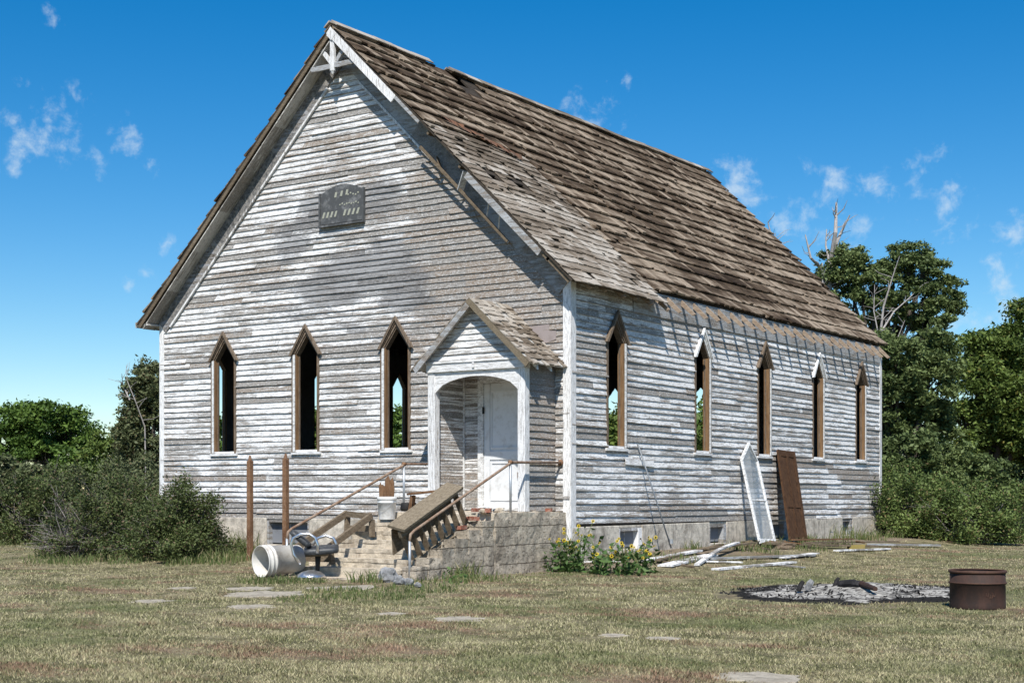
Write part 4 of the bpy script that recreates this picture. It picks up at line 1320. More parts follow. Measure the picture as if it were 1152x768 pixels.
# low stool on the landing
so_ = empty('stool', (-1.78, -1.62, PZ - .01), 0.45, 'low wooden stool with a warped brown seat on the landing', 'stool')
mb = MB(); poly = []
for i in range(20):
    t = 2 * PI * i / 20; poly.append((.29 * math.copysign(abs(math.cos(t)) ** .7, math.cos(t)), .17 * math.copysign(abs(math.sin(t)) ** .8, math.sin(t))))
mb.prism(poly, lambda u, w, t: (u, w, .30 + t + .10 * u + .25 * u * u * 0), 0, .035); mb.build('seat', M['firewood'], so_, bevel=.006)
for sx in (-1, 1):
    for sy in (-1, 1):
        mb = MB(); mb.bar((sx * .19, sy * .10, .29 + .1 * sx * .19), (sx * .22, sy * .13, 0.0), .035, .035); mb.build('leg', M['firewood'], so_)
wbo = MB(); wbo.bar((-1.72, -1.25, PZ), (-1.60, -.95, PZ + .38), .13, .02, (1, 0, 0)); o = wbo.build('white_board', M['trim']); tag(o, 'short flaking white board leaning on the porch post behind the stool', 'board')

# rocks
for (px, py, r, f, lb) in ((437, 655, .15, .85, 'largest grey rock at the foot of the steps'), (449, 657, .085, .8, 'middle grey rock beside the largest one at the foot of the steps'), (460, 658, .075, .8, 'right grey rock of the three near the handrail post'), (470, 660, .05, .7, 'smallest dark stone at the foot of the handrail post')):
    p = at_g(px, py, .0); o = rock_mesh(r, px, f).build('rock', M['rock'], smooth=False); o.location = (p.x, p.y, r * .55); tag(o, lb, 'rock', 'rocks at the foot of the steps')

# white tub on its side
tb = empty('plastic_tub', at_g(306, 646, .26) , 0, 'large white plastic tub tipped on its side in the grass', 'tub')
tb.location = at_g(310, 630, .255)
view = (Vector((CX, CY, EYE)) - tb.location).normalized()
axis_ = Vector((-view.y, view.x, 0)).normalized()          # towards picture left is -right
rtv = Vector((math.cos(YAW), -math.sin(YAW), 0)); fwv = Vector((math.sin(YAW), math.cos(YAW), 0))
open_dir = (-rtv * 0.72 - fwv * 0.66 + Vector((0, 0, -0.04))).normalized()
mm = open_dir.to_track_quat('Z', 'Y').to_matrix()
mb = MB(); mb.lathe([(0, -.40), (.20, -.40), (.205, -.39), (.222, .10), (.236, .10), (.236, .125), (.224, .13), (.228, .17), (.243, .17), (.243, .19), (.228, .195), (.232, .245), (.240, .25), (.232, .262), (.222, .245), (.215, .1), (.19, -.38), (0, -.38)], 40, mat=mm)
mb.build('body', M['plastic'], tb, smooth=True)

# broken swivel chair, tipped back
chp = at_g(347, 651, 0.0)
ch = empty('swivel_chair', (chp.x, chp.y, 0), 0, 'broken black office chair with chrome arms leaning against the bench frame', 'chair')
def CC(r_, f_, z_): return tuple(rtv * r_ + fwv * f_ + Vector((0, 0, z_)))
mb = MB()
def chbox(mb, c, ax, ay, az, sx, sy, sz, n=6, puff=0.02):
    c = Vector(c)
    ax = Vector(ax).normalized(); ay = Vector(ay).normalized(); az = ax.cross(ay).normalized()
    idx = []
    for k in (0, 1):
        for i in range(n + 1):
            for j in range(n + 1):
                u = i / n * 2 - 1; v = j / n * 2 - 1
                b = (1 - u ** 4) * (1 - v ** 4)
                h = (1 if k else -1) * (sz / 2 + puff * b)
                cs = 1 - 0.08 * (abs(u * v)) ** 3
                mb.v.append(tuple(c + ax * u * sx / 2 * cs + ay * v * sy / 2 * cs + az * h))
    base = len(mb.v) - 2 * (n + 1) ** 2; m = (n + 1) ** 2
    for k in (0, 1):
        for i in range(n):
            for j in range(n):
                a = base + k * m + i * (n + 1) + j
                mb.f.append((a, a + 1, a + n + 2, a + n + 1))
    for i in range(n):
        for (p, q) in (((i, 0), (i + 1, 0)), ((i, n), (i + 1, n)), ((0, i), (0, i + 1)), ((n, i), (n, i + 1))):
            a = base + p[0] * (n + 1) + p[1]; b = base + q[0] * (n + 1) + q[1]
            mb.f.append((a, b, b + m, a + m))
    return mb
sc_ = Vector(CC(.17, .15, .42))
chbox(mb, sc_, CC(1, .1, .06), CC(-.1, 1, 0.10), None, .50, .46, .07); mb.build('seat', M['vinyl'], ch, smooth=True)
mb = MB(); chbox(mb, CC(-.13, .12, .58), CC(.78, .0, -.62), CC(-.1, 1, 0), None, .36, .42, .06); mb.build('backrest', M['vinyl'], ch, smooth=True)
for ff in (-.10, .42):
    mb = MB()
    pts = [CC(.14, ff, .38), CC(.15, ff, .50), CC(.11, ff, .60), CC(.02, ff, .66), CC(-.10, ff, .655), CC(-.20, ff, .60), CC(-.235, ff, .50), CC(-.20, ff, .36), CC(-.10, ff, .22)] if ff < 0 else \
          [CC(.34, ff, .42), CC(.35, ff, .50), CC(.31, ff, .58), CC(.20, ff, .62), CC(.08, ff, .58), CC(.0, ff, .48)]
    mb.tube(pts, .022, 8); mb.build('armrest', M['chrome'], ch, smooth=True)
mb = MB(); mb.tube([CC(.12, .15, .37), CC(.11, .15, .10)], [.045, .03], 12); mb.build('column', M['black'], ch, smooth=True)
mb = MB(); chbox(mb, CC(.10, .15, .35), CC(1, 0, .05), CC(0, 1, 0), None, .34, .26, .05, 2, 0); mb.build('seat_plate', M['plank'], ch)
mb = MB(); mb.lathe([(.0, .115), (.05, .11), (.14, .085), (.20, .045), (.235, 0.0), (.225, 0.0), (.19, .03), (.0, .09)], 32, origin=CC(.04, -.02, .02)); mb.build('base', M['chrome'], ch, smooth=True)

# rusty posts
for (x, y, zt, lb) in ((-5.56, -1.76, 1.88, 'left of two rusty steel posts standing in front of the church'), (-4.62, -1.85, 1.90, 'right rusty steel post, behind the broken chair')):
    e = empty('rusty_post', (x, y, gz(x, y)), 0, lb, 'post', 'rusty posts before the church')
    h = zt - gz(x, y)
    mb = MB(); mb.box(-.042, .042, -.042, .042, -.2, h - .06); mb.build('shaft', M['rust_pole'], e, bevel=.004)
    mb = MB(); mb.tube([(0, 0, h - .06), (0, 0, h - .02), (0, 0, h + .03)], [.035, .028, .014], 10); mb.build('cap', M['rust_pole'], e)

# leaning pipe with crossbar foot on the side wall
lp = MB(); p0 = Vector((0.72, 2.38, gz(.72, 2.38) + .02)); p1 = Vector((0.03, 2.20, 2.12))
p0 = Vector((0.45, 2.66, 0.27))
lp.tube([p1, p0.lerp(p1, .5) + Vector((.01, 0, -.01)), p0], .014, 8); lpo = lp.build('leaning_pipe', M['pipe'], smooth=True)
tag(lpo, 'thin grey metal pipe leaning on the side wall between the first two windows', 'pipe')
cbm = MB(); cbm.tube([p0 + Vector((0, 0, .08)), p0 + Vector((0, 0, .16))], .035, 8); cbm.build('clamp', M['galv'], lpo)

# pointed sash leaning on wall
def lean(mb_list, top, bl, br):
    pass
TL, TR, TA = Vector((0.06, 6.36, 1.92)), Vector((0.06, 7.10, 1.90)), Vector((0.045, 6.73, 2.25))
BL, BR = Vector((0.66, 5.90, 0.30)), Vector((0.66, 6.62, 0.28))
sa = empty('window_sash', (BL + BR) / 2, 0, 'pointed white window sash with dusty glass leaning on the side wall', 'window sash'); L = sa.location
nrm = (TR - TL).cross(BL - TL).normalized()
if nrm.x < 0: nrm = -nrm
def strip(mb, pts, wv, th):
    pass
mb = MB()
def edge(mb, a, b, w=0.055, t=0.04): mb.bar(a + nrm * .02, b + nrm * .02, w, t, nrm)
edge(mb, BL, TL); edge(mb, BR, TR); edge(mb, TL, TA); edge(mb, TR, TA); edge(mb, BL, BR, .09)
edge(mb, BL.lerp(TL, .5), BR.lerp(TR, .5), .035)
shift(mb, L).build('frame', M['white_in'], sa)
mb = MB(); mb.prism([0, 1, 2, 3, 4] and [(0, 0), (1, 0), (2, 0), (3, 0), (4, 0)], lambda u, w, t: tuple([BL, BR, TR, TA, TL][int(u)] + nrm * t), .012, .020); shift(mb, L).build('pane', M['glass'], sa)
# brown panel door
TL, TR = Vector((0.06, 8.10, 2.16)), Vector((0.06, 8.98, 2.14)); BL, BR = Vector((0.62, 7.46, 0.27)), Vector((0.62, 8.36, 0.24))
dr = empty('loose_door', (BL + BR) / 2, 0, 'dark brown panelled door leaning on the side wall beside the sash', 'door'); L = dr.location
nrm = (TR - TL).cross(BL - TL).normalized()
if nrm.x < 0: nrm = -nrm
def DP(u, v, t): return tuple(BL + (BR - BL) * u + (TL - BL) * v + nrm * t)
mb = MB(); mb.prism([(0, 0), (1, 0), (1, 1), (0, 1)], lambda u, v, t: DP(u, v, t), 0, .03); shift(mb, L).build('slab', M['door_brown'], dr)
mb = MB()
for (u0, u1, v0, v1) in ((0, .13, 0, 1), (.87, 1, 0, 1), (.44, .56, .03, .98), (.13, .44, 0, .08), (.56, .87, 0, .08), (.13, .44, .93, 1), (.56, .87, .93, 1), (.13, .44, .36, .43), (.56, .87, .36, .43)):
    mb.prism([(u0, v0), (u1, v0), (u1, v1), (u0, v1)], lambda u, v, t: DP(u, v, t), .031, .045)
shift(mb, L).build('stiles_and_rails', M['door_brown'], dr)

# planks and debris along the side wall
def plank(name, p, q, w, t, mat, lb, cat='board', up=(0, 0, 1), curve=0.0, twist=0):
    p = Vector(p); q = Vector(q)
    pts = [p.lerp(q, i / 6) + Vector((0, 0, curve * math.sin(PI * i / 6))) for i in range(7)]
    mb = MB()
    for i in range(6): 
        a, b = pts[i], pts[i + 1]; mb.bar(a, b + (b - a) * .002, w, t, up)
    # weld by a simple sweep instead when curved
    c = (p + q) / 2
    o = shift(mb, c).build(name, mat); o.location = c
    return tag(o, lb, cat, 'loose boards along the side wall')
def gp(px, py, dz=0.03):
    r = at(px, py, 1) - Vector((CX, CY, EYE)); z = 0.15
    for _ in range(12):
        t = (z - EYE) / r.z; x, y = CX + t * r.x, CY + t * r.y
        z = z * .4 + .6 * (gz(x, y) + dz)
    return Vector((x, y, gz(x, y) + dz))
plank('loose_board', gp(722, 629, .05), gp(786, 619, .06), .16, .03, M['old_board'], 'white board slanting up toward the first basement opening')
plank('loose_board', gp(748, 636, .03), gp(800, 624, .05), .26, .03, M['old_board'], 'widest pale board lying below the second basement opening')
plank('loose_board', gp(784, 635, .03), gp(830, 610, .14), .09, .03, M['old_board'], 'curved white strip arching up from the grass', curve=.05)
plank('loose_board', gp(805, 640, .02), gp(892, 632, .03), .16, .03, M['old_board'], 'whitish board lying nearest the lawn in front of the debris')
plank('loose_board', gp(793, 631, .03), gp(834, 632, .03), .08, .025, M['old_board'], 'short white strip lying flat in the grass')
plank('loose_board', gp(800, 628, .05), gp(915, 624, .04), .10, .035, M['grey_trim'], 'long grey strip lying behind the white boards')
plank('loose_board', gp(880, 627, .03), gp(917, 622, .05), .18, .02, M['old_board'], 'short tapering white board scrap under the brown door')
plank('loose_board', gp(860, 611, .10), gp(985, 614, .07), .14, .04, M['plank'], 'long dark plank lying below the loose door')
plank('loose_board', gp(978, 612, .05), gp(1056, 613, .05), .12, .04, M['grey_trim'], 'thin grey plank running into the grass by the right bush')
plank('loose_board', gp(892, 607, .14), gp(958, 606, .12), .10, .03, M['firewood'], 'reddish brown stick lying behind the long plank')
plank('loose_board', gp(716, 630, .02), gp(780, 637, .02), .07, .025, M['plank'], 'thin brown lath crossing the end of the white boards')
plank('loose_board', gp(795, 617, .09), gp(850, 610, .14), .10, .03, M['plank'], 'brown board lying under the curved white strip')
plank('loose_board', gp(655, 632, .04), gp(700, 632, .04), .06, .02, M['old_board'], 'white strip half hidden by the sunflowers')
plank('loose_board', gp(940, 619, .03), gp(1000, 617, .03), .10, .03, M['old_board'], 'flaking white board end right of the yellow block')
plank('loose_board', gp(740, 626, .06), gp(812, 612, .07), .10, .03, M['plank'], 'grey brown board against the foundation behind the widest white board')
plank('loose_board', gp(868, 634, .02), gp(905, 638, .02), .06, .02, M['grey_trim'], 'short grey lath lying in the grass beyond the nearest white board')
plank('loose_board', gp(905, 610, .10), gp(1010, 609, .08), .08, .03, M['plank'], 'narrow plank under the wall right of the loose door')
R = random.Random(77)
db = []
SCR = ['scrap standing in the debris heap left of the sash', 'broken scrap right below the pointed sash', 'dark scrap between the sash and the brown door', 'reddish scrap at the foot of the brown door', 'scrap on the lawn side of the debris heap', 'leftmost broken scrap, by the second basement opening', 'scrap beside the yellow block', 'rightmost wood scrap, under the long plank end', 'scrap half under the long dark plank']
SXY = [(836, 612), (862, 612), (876, 611), (892, 613), (862, 620), (822, 616), (948, 616), (968, 612), (915, 614)]
for i in range(9):
    px, py = SXY[i]
    p = gp(px, py, .05); a = R.uniform(0, PI); l = R.uniform(.15, .35); d = Vector((math.cos(a), math.sin(a), R.uniform(-.2, .3))) * l
    o = MB().bar(-d / 2, d / 2, R.uniform(.03, .07), .02).build('wood_scrap', M['firewood'] if i % 2 else M['plank']); o.location = p + Vector((0, 0, .05))
    tag(o, SCR[i], 'wood scrap', 'wood scraps in the debris heap')
hm = MB(); bm = rock_mesh(1.0, 4.2, .28); 
hm.v = [(x * .6, y * .45, z * .40) for x, y, z in bm.v]; hm.f = bm.f
o = hm.build('dirt_heap', concrete('heap_dirt', (0.20, 0.15, 0.105), (0.07, 0.05, 0.035))); o.location = gp(858, 614, 0); tag(o, 'low heap of brown dirt and litter at the foot of the sash', 'dirt heap')
yb = MB(); rough_box(yb, -.17, .17, -.08, .08, 0, .10, n=.08, amp=.006); o = yb.build('yellow_block', M['yellow']); p = gp(963, 618, 0); o.location = (p.x, p.y, p.z); o.rotation_euler = (0, 0, PI / 2 - .9); tag(o, 'faded yellow block lying before the long plank', 'block')
# small clapboard hanging loose on the wall
hbm = MB(); hbm.bar((.040, 1.75, 1.80), (.050, 2.75, 1.77), .10, .012, (1, 0, .1)); hbm.build('loose_clapboard', M['trim_h'], church)

# ash heap, charred logs, drum
AC = Vector((6.25, -3.0, 0)) 
am = MB(); wv = []
NR, NA = 26, 64
AX, AY, AROT = 1.75, 1.35, 0.62
AC = Vector((6.1, -3.1, 0))
for i in range(NR + 1):
    for k in range(NA):
        t = 2 * PI * k / NA; r = i / NR
        ed = 1 + .18 * ns(math.cos(t) * 14, math.sin(t) * 14, 6) + .30 * ns(math.cos(t) * 1.7, math.sin(t) * 1.7, 8) + .06 * ns(math.cos(t) * 6, math.sin(t) * 6, 2)
        x = r * ed * AX * math.cos(t); y = r * ed * AY * math.sin(t)
        X_ = AC.x + x * math.cos(AROT) - y * math.sin(AROT); Y_ = AC.y + x * math.sin(AROT) + y * math.cos(AROT)
        h = .10 * (1 - r ** 2) * (1 + .8 * ns(X_ * 1.6, Y_ * 1.6)) + .03 * ns(X_ * 6, Y_ * 6) * (1 - r)
        am.v.append((X_ - AC.x, Y_ - AC.y, gz(X_, Y_) + max(0, h) * 1.0 + .012 * (1 - r ** 6) - .004))
        wv.append(sst(.74, 1.05, r + .35 * ns(X_ * 1.9, Y_ * 1.9, 5)) * .8)
for i in range(NR):
    for k in range(NA):
        a = i * NA + k; b = i * NA + (k + 1) % NA
        am.f.append((a, b, b + NA, a + NA))
am.a['wear'] = wv
o = am.build('ash_heap', M['ash'], smooth=True, fix=False); o.location = AC; tag(o, 'low heap of grey ash with black charcoal patches beside the rusty drum', 'ash heap')
lg = [((945, 657), (975, 659), .05, 'largest charred log on the back edge of the ash'), ((955, 655), (985, 662), .035, 'reddish half burnt log crossing the charred one'),
      ((898, 660), (904, 652), .03, 'upright charred stub at the left rear of the ash'), ((908, 659), (921, 655), .04, 'pale burnt chunk beside the upright stub'),
      ((938, 656), (942, 651), .025, 'small burnt stick poking up from the middle rear of the ash')]
for (a, b, r, lb) in lg:
    p = gp(a[0], a[1], .14); q = gp(b[0], b[1], .14)
    if (q - p).length > 1.2: q = p + (q - p).normalized() * 1.0
    if 'upright' in lb or 'poking' in lb: p = p - Vector((0, 0, .05)); q = p + Vector((.05, .04, .12))
    mb = MB(); mb.tube([p, p.lerp(q, .5) + Vector((0, 0, .02)), q], [r, r * 1.1, r * .8], 8); c = (p + q) / 2
    o = shift(mb, c).build('charred_log', M['char'] if 'reddish' not in lb and 'pale' not in lb else (M['drum'] if 'red' in lb else M['rock'])); o.location = c; tag(o, lb, 'log', 'burnt logs in the ash')
D0 = Vector((7.87, -4.27, 0.0)); 
dm = empty('burn_barrel', (D0.x, D0.y, gz(D0.x, D0.y) - .01), 0.4, 'cut down rusty steel drum standing beside the ash heap', 'barrel')
mb = MB(); mb.lathe([(0, .01), (.292, .01), (.295, .02), (.292, .06), (.290, .27), (.298, .275), (.303, .285), (.298, .295), (.290, .30), (.290, .40), (.284, .40), (.284, .03), (0, .03)], 56); mb.build('shell', M['drum'], dm, smooth=False)
for p in dm.children: p.data.polygons.foreach_set('use_smooth', [True] * len(p.data.polygons))
mb = MB(); mb.lathe([(.286, .395), (.298, .39), (.305, .40), (.305, .418), (.296, .424), (.286, .415)], 56); mb.build('rim', M['drum_rim'], dm, smooth=True)
mb = MB(); mb.lathe([(.289, .278), (.3035, .282), (.3065, .287), (.3035, .293), (.289, .297)], 56); mb.build('hoop', M['drum_rim'], dm, smooth=True)
# embossed scrawl on the shell: a looping raised bead
sc = MB(); pts = []
va = math.atan2(CY - D0.y, CX - D0.x) - 0.4
for i in range(70):
    u = i / 69; a = va + .28 + .36 * u; zz = .16 + .022 * math.sin(u * 26) + .012 * math.sin(u * 9)
    a += .02 * math.cos(u * 26)
    pts.append((.2925 * math.cos(a), .2925 * math.sin(a), zz))
sc.tube(pts, .0035, 5); sc.build('raised_marking', M['drum_rim'], dm)

bits = []
for i in range(900):
    t_ = random.uniform(0, 2 * PI); r_ = math.sqrt(random.random()) * 0.98
    x_ = AC.x + r_ * AX * math.cos(t_) * math.cos(AROT) - r_ * AY * math.sin(t_) * math.sin(AROT); y_ = AC.y + r_ * AX * math.cos(t_) * math.sin(AROT) + r_ * AY * math.sin(t_) * math.cos(AROT)
    bits.append((x_, y_, gz(x_, y_) + .03 + .08 * max(0, 1 - r_ * r_)))
o = np_obj('charcoal_bits', leaf_quads(np.array(bits), .022, .2), 4, M['char']); tag(o, 'scattered black charcoal crumbs over the ash heap', 'charcoal', kind='stuff')
# path slabs
sl = [((516, 697), .26, .14, 'small pale slab in the open lawn left of centre'), ((297, 669), .44, .17, 'widest cracked slab in front of the tub and chair'), ((278, 663), .30, .12, 'slab behind and left of the widest cracked one'),
      ((281, 683), .24, .07, 'thin pale slab in the lawn below the tub'), ((383, 660), .50, .24, 'large concrete slab at the foot of the steps'), ((205, 663), .16, .06, 'small sliver of slab in the lawn before the left shrubs'),
      ((170, 676), .22, .07, 'leftmost slab in the lawn before the shrubs'), ((745, 717), .14, .07, 'small slab in the lawn in front of the sunflowers'), ((690, 714), .12, .05, 'faint buried slab left of the small one before the sunflowers'),
      ((855, 763), .28, .12, 'nearest pale slab at the bottom of the picture'), ((440, 690), .14, .04, 'sliver of slab just left of the pale one in the lawn')]
for (p, a, b, lb) in sl:
    c = at_g(p[0], p[1]); mb = MB(); poly = []
    n = 22
    for i in range(n):
        t = 2 * PI * i / n; k = 1 + .55 * ns(math.cos(t) * 2.2 + p[0], math.sin(t) * 2.2) + .2 * ns(math.cos(t) * 6 + p[1], math.sin(t) * 6)
        r_ = rtv * (math.cos(t) * a * k) + fwv * (math.sin(t) * a * 1.1 * k); poly.append((r_.x, r_.y))
    zg = gz(c.x, c.y)
    mb.prism(poly, lambda u, w, t: (u, w, t), -.05, .006); o = mb.build('path_slab', M['slab'], bevel=.006); o.location = (c.x, c.y, zg); tag(o, lb, 'stone slab', 'slabs of the old path')

# ------------------------------------------------------------------ grass
def grass_field():
    N = 430000
    # sample depth with density ~ 1/d^2 and lateral across view
    u = rng.random(N)
    d = 8.2 / (1 - u * (1 - 8.2 / 60.0))
    lat = (rng.random(N) * 2 - 1) * (0.36 * d + 2.0) 
    x = CX + fwv.x * d + rtv.x * lat; y = CY + fwv.y * d + rtv.y * lat
    keep = ~((x > -WID) & (x < 0.05) & (y > -0.05) & (y < LEN))
    keep &= ~((x > SX0) & (x < SX1 + .02) & (y > -4.42) & (y < 0))
    # out of ash
    xa = (x - AC.x) * math.cos(AROT) + (y - AC.y) * math.sin(AROT); ya_ = -(x - AC.x) * math.sin(AROT) + (y - AC.y) * math.cos(AROT)
    keep &= ((xa / AX) ** 2 + (ya_ / AY) ** 2) > 1.05
    # thinner on the bare soil by the wall
    soil = (x > -0.2) & (x < 1.7) & (y > -1.0)
    keep &= ~(soil & (rng.random(N) < .75))
    for (p, a, b, lb) in sl:
        c = at_g(p[0], p[1]); keep &= (((x - c.x) * rtv.x + (y - c.y) * rtv.y) / a) ** 2 + (((x - c.x) * fwv.x + (y - c.y) * fwv.y) / (a * 1.1)) ** 2 > .7 + .35 * (rng.random(N) - .5)
    x, y, d = x[keep], y[keep], d[keep]; n = len(x)
    z = np.array([gz(a, b) for a, b in zip(x, y)])
    # clumpy height
    cl_ = np.array([ns(a * 1.9, b * 1.9, 11) for a, b in zip(x, y)])
    h = (0.010 + 0.015 * rng.random(n)) * (1 + 0.8 * np.clip(cl_ + .1, -0.4, 1)) * (1 + .012 * d)
    w = (0.0026 + 0.0020 * rng.random(n)) * (0.55 + d / 14)
    az = rng.random(n) * 2 * PI; lean_ = (0.3 + .9 * rng.random(n)) * h
    b0 = np.stack([x, y, z - .004], 1)
    s = np.stack([np.cos(az) * w, np.sin(az) * w, np.zeros(n)], 1)
    az2 = rng.random(n) * 2 * PI
    tip = b0 + np.stack([np.cos(az2) * lean_, np.sin(az2) * lean_, h], 1)
    v = np.stack([b0 - s, b0 + s, tip], 1).reshape(-1, 3)
    o = np_obj('grass', v, 3, M['blade']); tag(o, 'short dry mown grass covering the lawn', 'grass', kind='stuff')
grass_field()

def tuft(cx, cy, r, n, hmin, hmax, out, wid=.006):
    a = rng.random(n) * 2 * PI; q = np.sqrt(rng.random(n)) * r
    x = cx + q * np.cos(a); y = cy + q * np.sin(a); z = np.array([gz(i, j) for i, j in zip(x, y)])
    h = hmin + (hmax - hmin) * rng.random(n); w = wid * (0.7 + rng.random(n))
    az = rng.random(n) * 2 * PI; az2 = rng.random(n) * 2 * PI; ln = h * (.15 + .5 * rng.random(n))
    b0 = np.stack([x, y, z - .005], 1); s = np.stack([np.cos(az) * w, np.sin(az) * w, 0 * w], 1)
    m = b0 + np.stack([np.cos(az2) * ln * .35, np.sin(az2) * ln * .35, h * .6], 1)
    t = b0 + np.stack([np.cos(az2) * ln, np.sin(az2) * ln, h], 1)
    out.append(np.stack([b0 - s, b0 + s, m + s * .8, m - s * .8], 1).reshape(-1, 3))
    out.append(np.stack([m - s * .8, m + s * .8, t + s * .15, t - s * .15], 1).reshape(-1, 3))
wd_ = []
def tp_(px, py, r, n, h0, h1, w=.006):
    p = gp(px, py, 0); tuft(p.x, p.y, r, n, h0, h1, wd_, w)
for (px, py, r, n, h0, h1) in [(262, 622, .5, 260, .15, .45), (300, 612, .6, 260, .1, .4), (250, 632, .5, 200, .08, .3), (330, 655, .45, 260, .03, .10), (305, 655, .5, 260, .04, .12), (370, 646, .3, 160, .05, .2),
                               (412, 655, .25, 130, .04, .2), (380, 665, .4, 200, .03, .1), (500, 655, .5, 160, .03, .12), (535, 652, .5, 160, .03, .16), (575, 642, .3, 160, .06, .25), (600, 640, .35, 220, .08, .3),
                               (630, 640, .35, 220, .08, .3), (520, 650, .25, 140, .1, .3), (760, 630, .5, 150, .03, .15), (850, 620, .5, 160, .04, .2), (930, 612, .6, 200, .04, .22), (900, 604, .3, 140, .1, .35), (905, 617, .5, 200, .04, .15),
                               (700, 628, .5, 150, .04, .2), (960, 606, .8, 220, .1, .4), (470, 664, .6, 240, .03, .1), (425, 672, .6, 260, .03, .09), (355, 675, .5, 220, .03, .08)]:
    tp_(px, py, r, n, h0, h1)
for i in range(60):   # uneven fringe in front of the shrubs and along the wall
    px = random.uniform(-20, 255); tp_(px, 632 - px * .0 + random.uniform(-6, 3) - (20 if px < 40 else 0), .35, 60, .04, .16)
for i in range(26):
    y = random.uniform(.2, 14); tuft(random.uniform(.1, .9), y, .2, 26, .04, .22, wd_)
o = np_obj('weeds', np.concatenate(wd_), 4, M['weed']); tag(o, 'straggling green and dry weeds along the steps and foundation', 'weeds', kind='stuff')
gd = []
for i in range(60):
    p = at(random.uniform(1120, 1230), 585, random.uniform(52, 66)); tuft(p.x, p.y, 1.3, 130, .5, 1.3, gd, .02)
o = np_obj('tall_golden_grass', np.concatenate(gd), 4, M['gold']); tag(o, 'tall golden dry grass beneath the trees at the right edge', 'tall grass', kind='stuff')

# ------------------------------------------------------------------ broadleaf weeds & sunflowers
def leaves_obj(name, cent, size, mat, parent, up=.35):
    c = np.asarray(cent, dtype=float); return np_obj(name, leaf_quads(c, size, up), 4, mat, parent)
def sunflower(x, y, h, nst, spread, nfl, label, seed):
    R = random.Random(seed)
    e = empty('sunflower_plant', (x, y, gz(x, y)), 0, label, 'sunflower', 'wild sunflowers at the church corner')
    sm_ = MB(); lc = []; heads = []
    for i in range(nst):
        a = R.uniform(0, 2 * PI); q = spread * math.sqrt(R.random()); hh = h * R.uniform(.45, 1.0)
        tip = Vector((q * math.cos(a), q * math.sin(a), hh)); mid = Vector((tip.x * .4, tip.y * .4, hh * .55))
        root = Vector((tip.x * .2, tip.y * .2, 0))
        sm_.tube([root, mid, tip], [.009, .007, .004], 5, cap=False)
        for k in range(15):
            t = R.uniform(.05, .9); p = root.lerp(mid, t / .55) if t < .55 else mid.lerp(tip, (t - .55) / .45)
            lc.append(p + Vector((R.gauss(0, .06), R.gauss(0, .06), R.gauss(0, .03))))
        heads.append(tip)
        for k in range(max(0, nfl // nst)):
            b = mid.lerp(tip, R.uniform(.1, .9)) + Vector((R.gauss(0, .10), R.gauss(0, .10), R.uniform(-.02, .10)))
            sm_.tube([mid.lerp(tip, .3), b], [.004, .003], 4, cap=False); heads.append(b)
    for i in range(nst * 15):
        a = R.uniform(0, 2 * PI); q = spread * 1.1 * math.sqrt(R.random()); lc.append(Vector((q * math.cos(a), q * math.sin(a), R.random() ** 1.6 * h * .62)))
    sm_.build('stems', M['stem'], e, fix=False)
    leaves_obj('leaves', [tuple(p) for p in lc], .052, M['leaf_sun'], e, .6)
    for i, hd in enumerate(heads):
        d = Vector((R.gauss(.35, .5), R.gauss(-.9, .5), R.uniform(0, .8))).normalized()
        m = d.to_track_quat('Z', 'Y').to_matrix()
        r = R.uniform(.018, .034)
        pm = MB()
        yellow = R.random() < .72
        dk = MB(); dk.lathe([(.0, .012), (r * .35, .011), (r * .45, .0), (.0, -.006)], 8, origin=hd, mat=m)
        if yellow:
            for k in range(11):
                t = 2 * PI * k / 11 + R.uniform(-.1, .1); t2 = .20
                pts = [m @ Vector((r * .4 * math.cos(t - t2), r * .4 * math.sin(t - t2), 0)), m @ Vector((r * .8 * math.cos(t - .22), r * .8 * math.sin(t - .22), .004)),
                       m @ Vector((r * 1.15 * math.cos(t), r * 1.15 * math.sin(t), -.004)), m @ Vector((r * .8 * math.cos(t + .22), r * .8 * math.sin(t + .22), .004)), m @ Vector((r * .4 * math.cos(t + t2), r * .4 * math.sin(t + t2), 0))]
                pm.add([p + hd for p in pts], [(0, 1, 2, 3, 4)])
            f = pm.build('flower_head', M['petal'], e, fix=False)
            dk.build('seed_disc', M['seed'], f)
        else:
            dk.build('seed_head', M['seed'], e)
def gpos(px, py): 
    p = gp(px, py, 0); return p.x, p.y
for i, (px, py, h, nst, sp, nf, lb) in enumerate([
        (652, 643, .92, 6, .34, 12, 'tallest wild sunflower clump against the church corner board'),
        (676, 645, .60, 7, .42, 13, 'bushy sunflower clump in front of the corner foundation'),
        (701, 646, .46, 6, .42, 11, 'sunflower clump before the first basement window'),
        (722, 644, .60, 5, .24, 14, 'smallest sunflower clump at the right beside the white boards'),
        (632, 643, .55, 6, .26, 14, 'low sunflower clump at the left against the landing wall')]):
    x, y = gpos(px, py); sunflower(x, y, h, nst, sp, nf, lb, 100 + i)
# low leafy weeds on the landing side
lc = []
for (px, py, n, r, h) in ((610, 640, 160, .3, .3), (590, 641, 90, .2, .25), (560, 643, 40, .12, .35), (540, 646, 40, .12, .28), (510, 655, 60, .2, .2), (330, 640, 60, .2, .45), (340, 604, 60, .2, .6)):
    p = gp(px, py, 0)
    for k in range(n):
        a = random.uniform(0, 2 * PI); q = r * math.sqrt(random.random()); x, y = p.x + q * math.cos(a), p.y + q * math.sin(a); lc.append((x, y, gz(x, y) + random.random() ** 1.4 * h))
o = leaves_obj('leafy_weeds', lc, .032, M['leaf_sun'], None, .6); tag(o, 'low green leafy weeds against the concrete landing', 'weeds', kind='stuff')

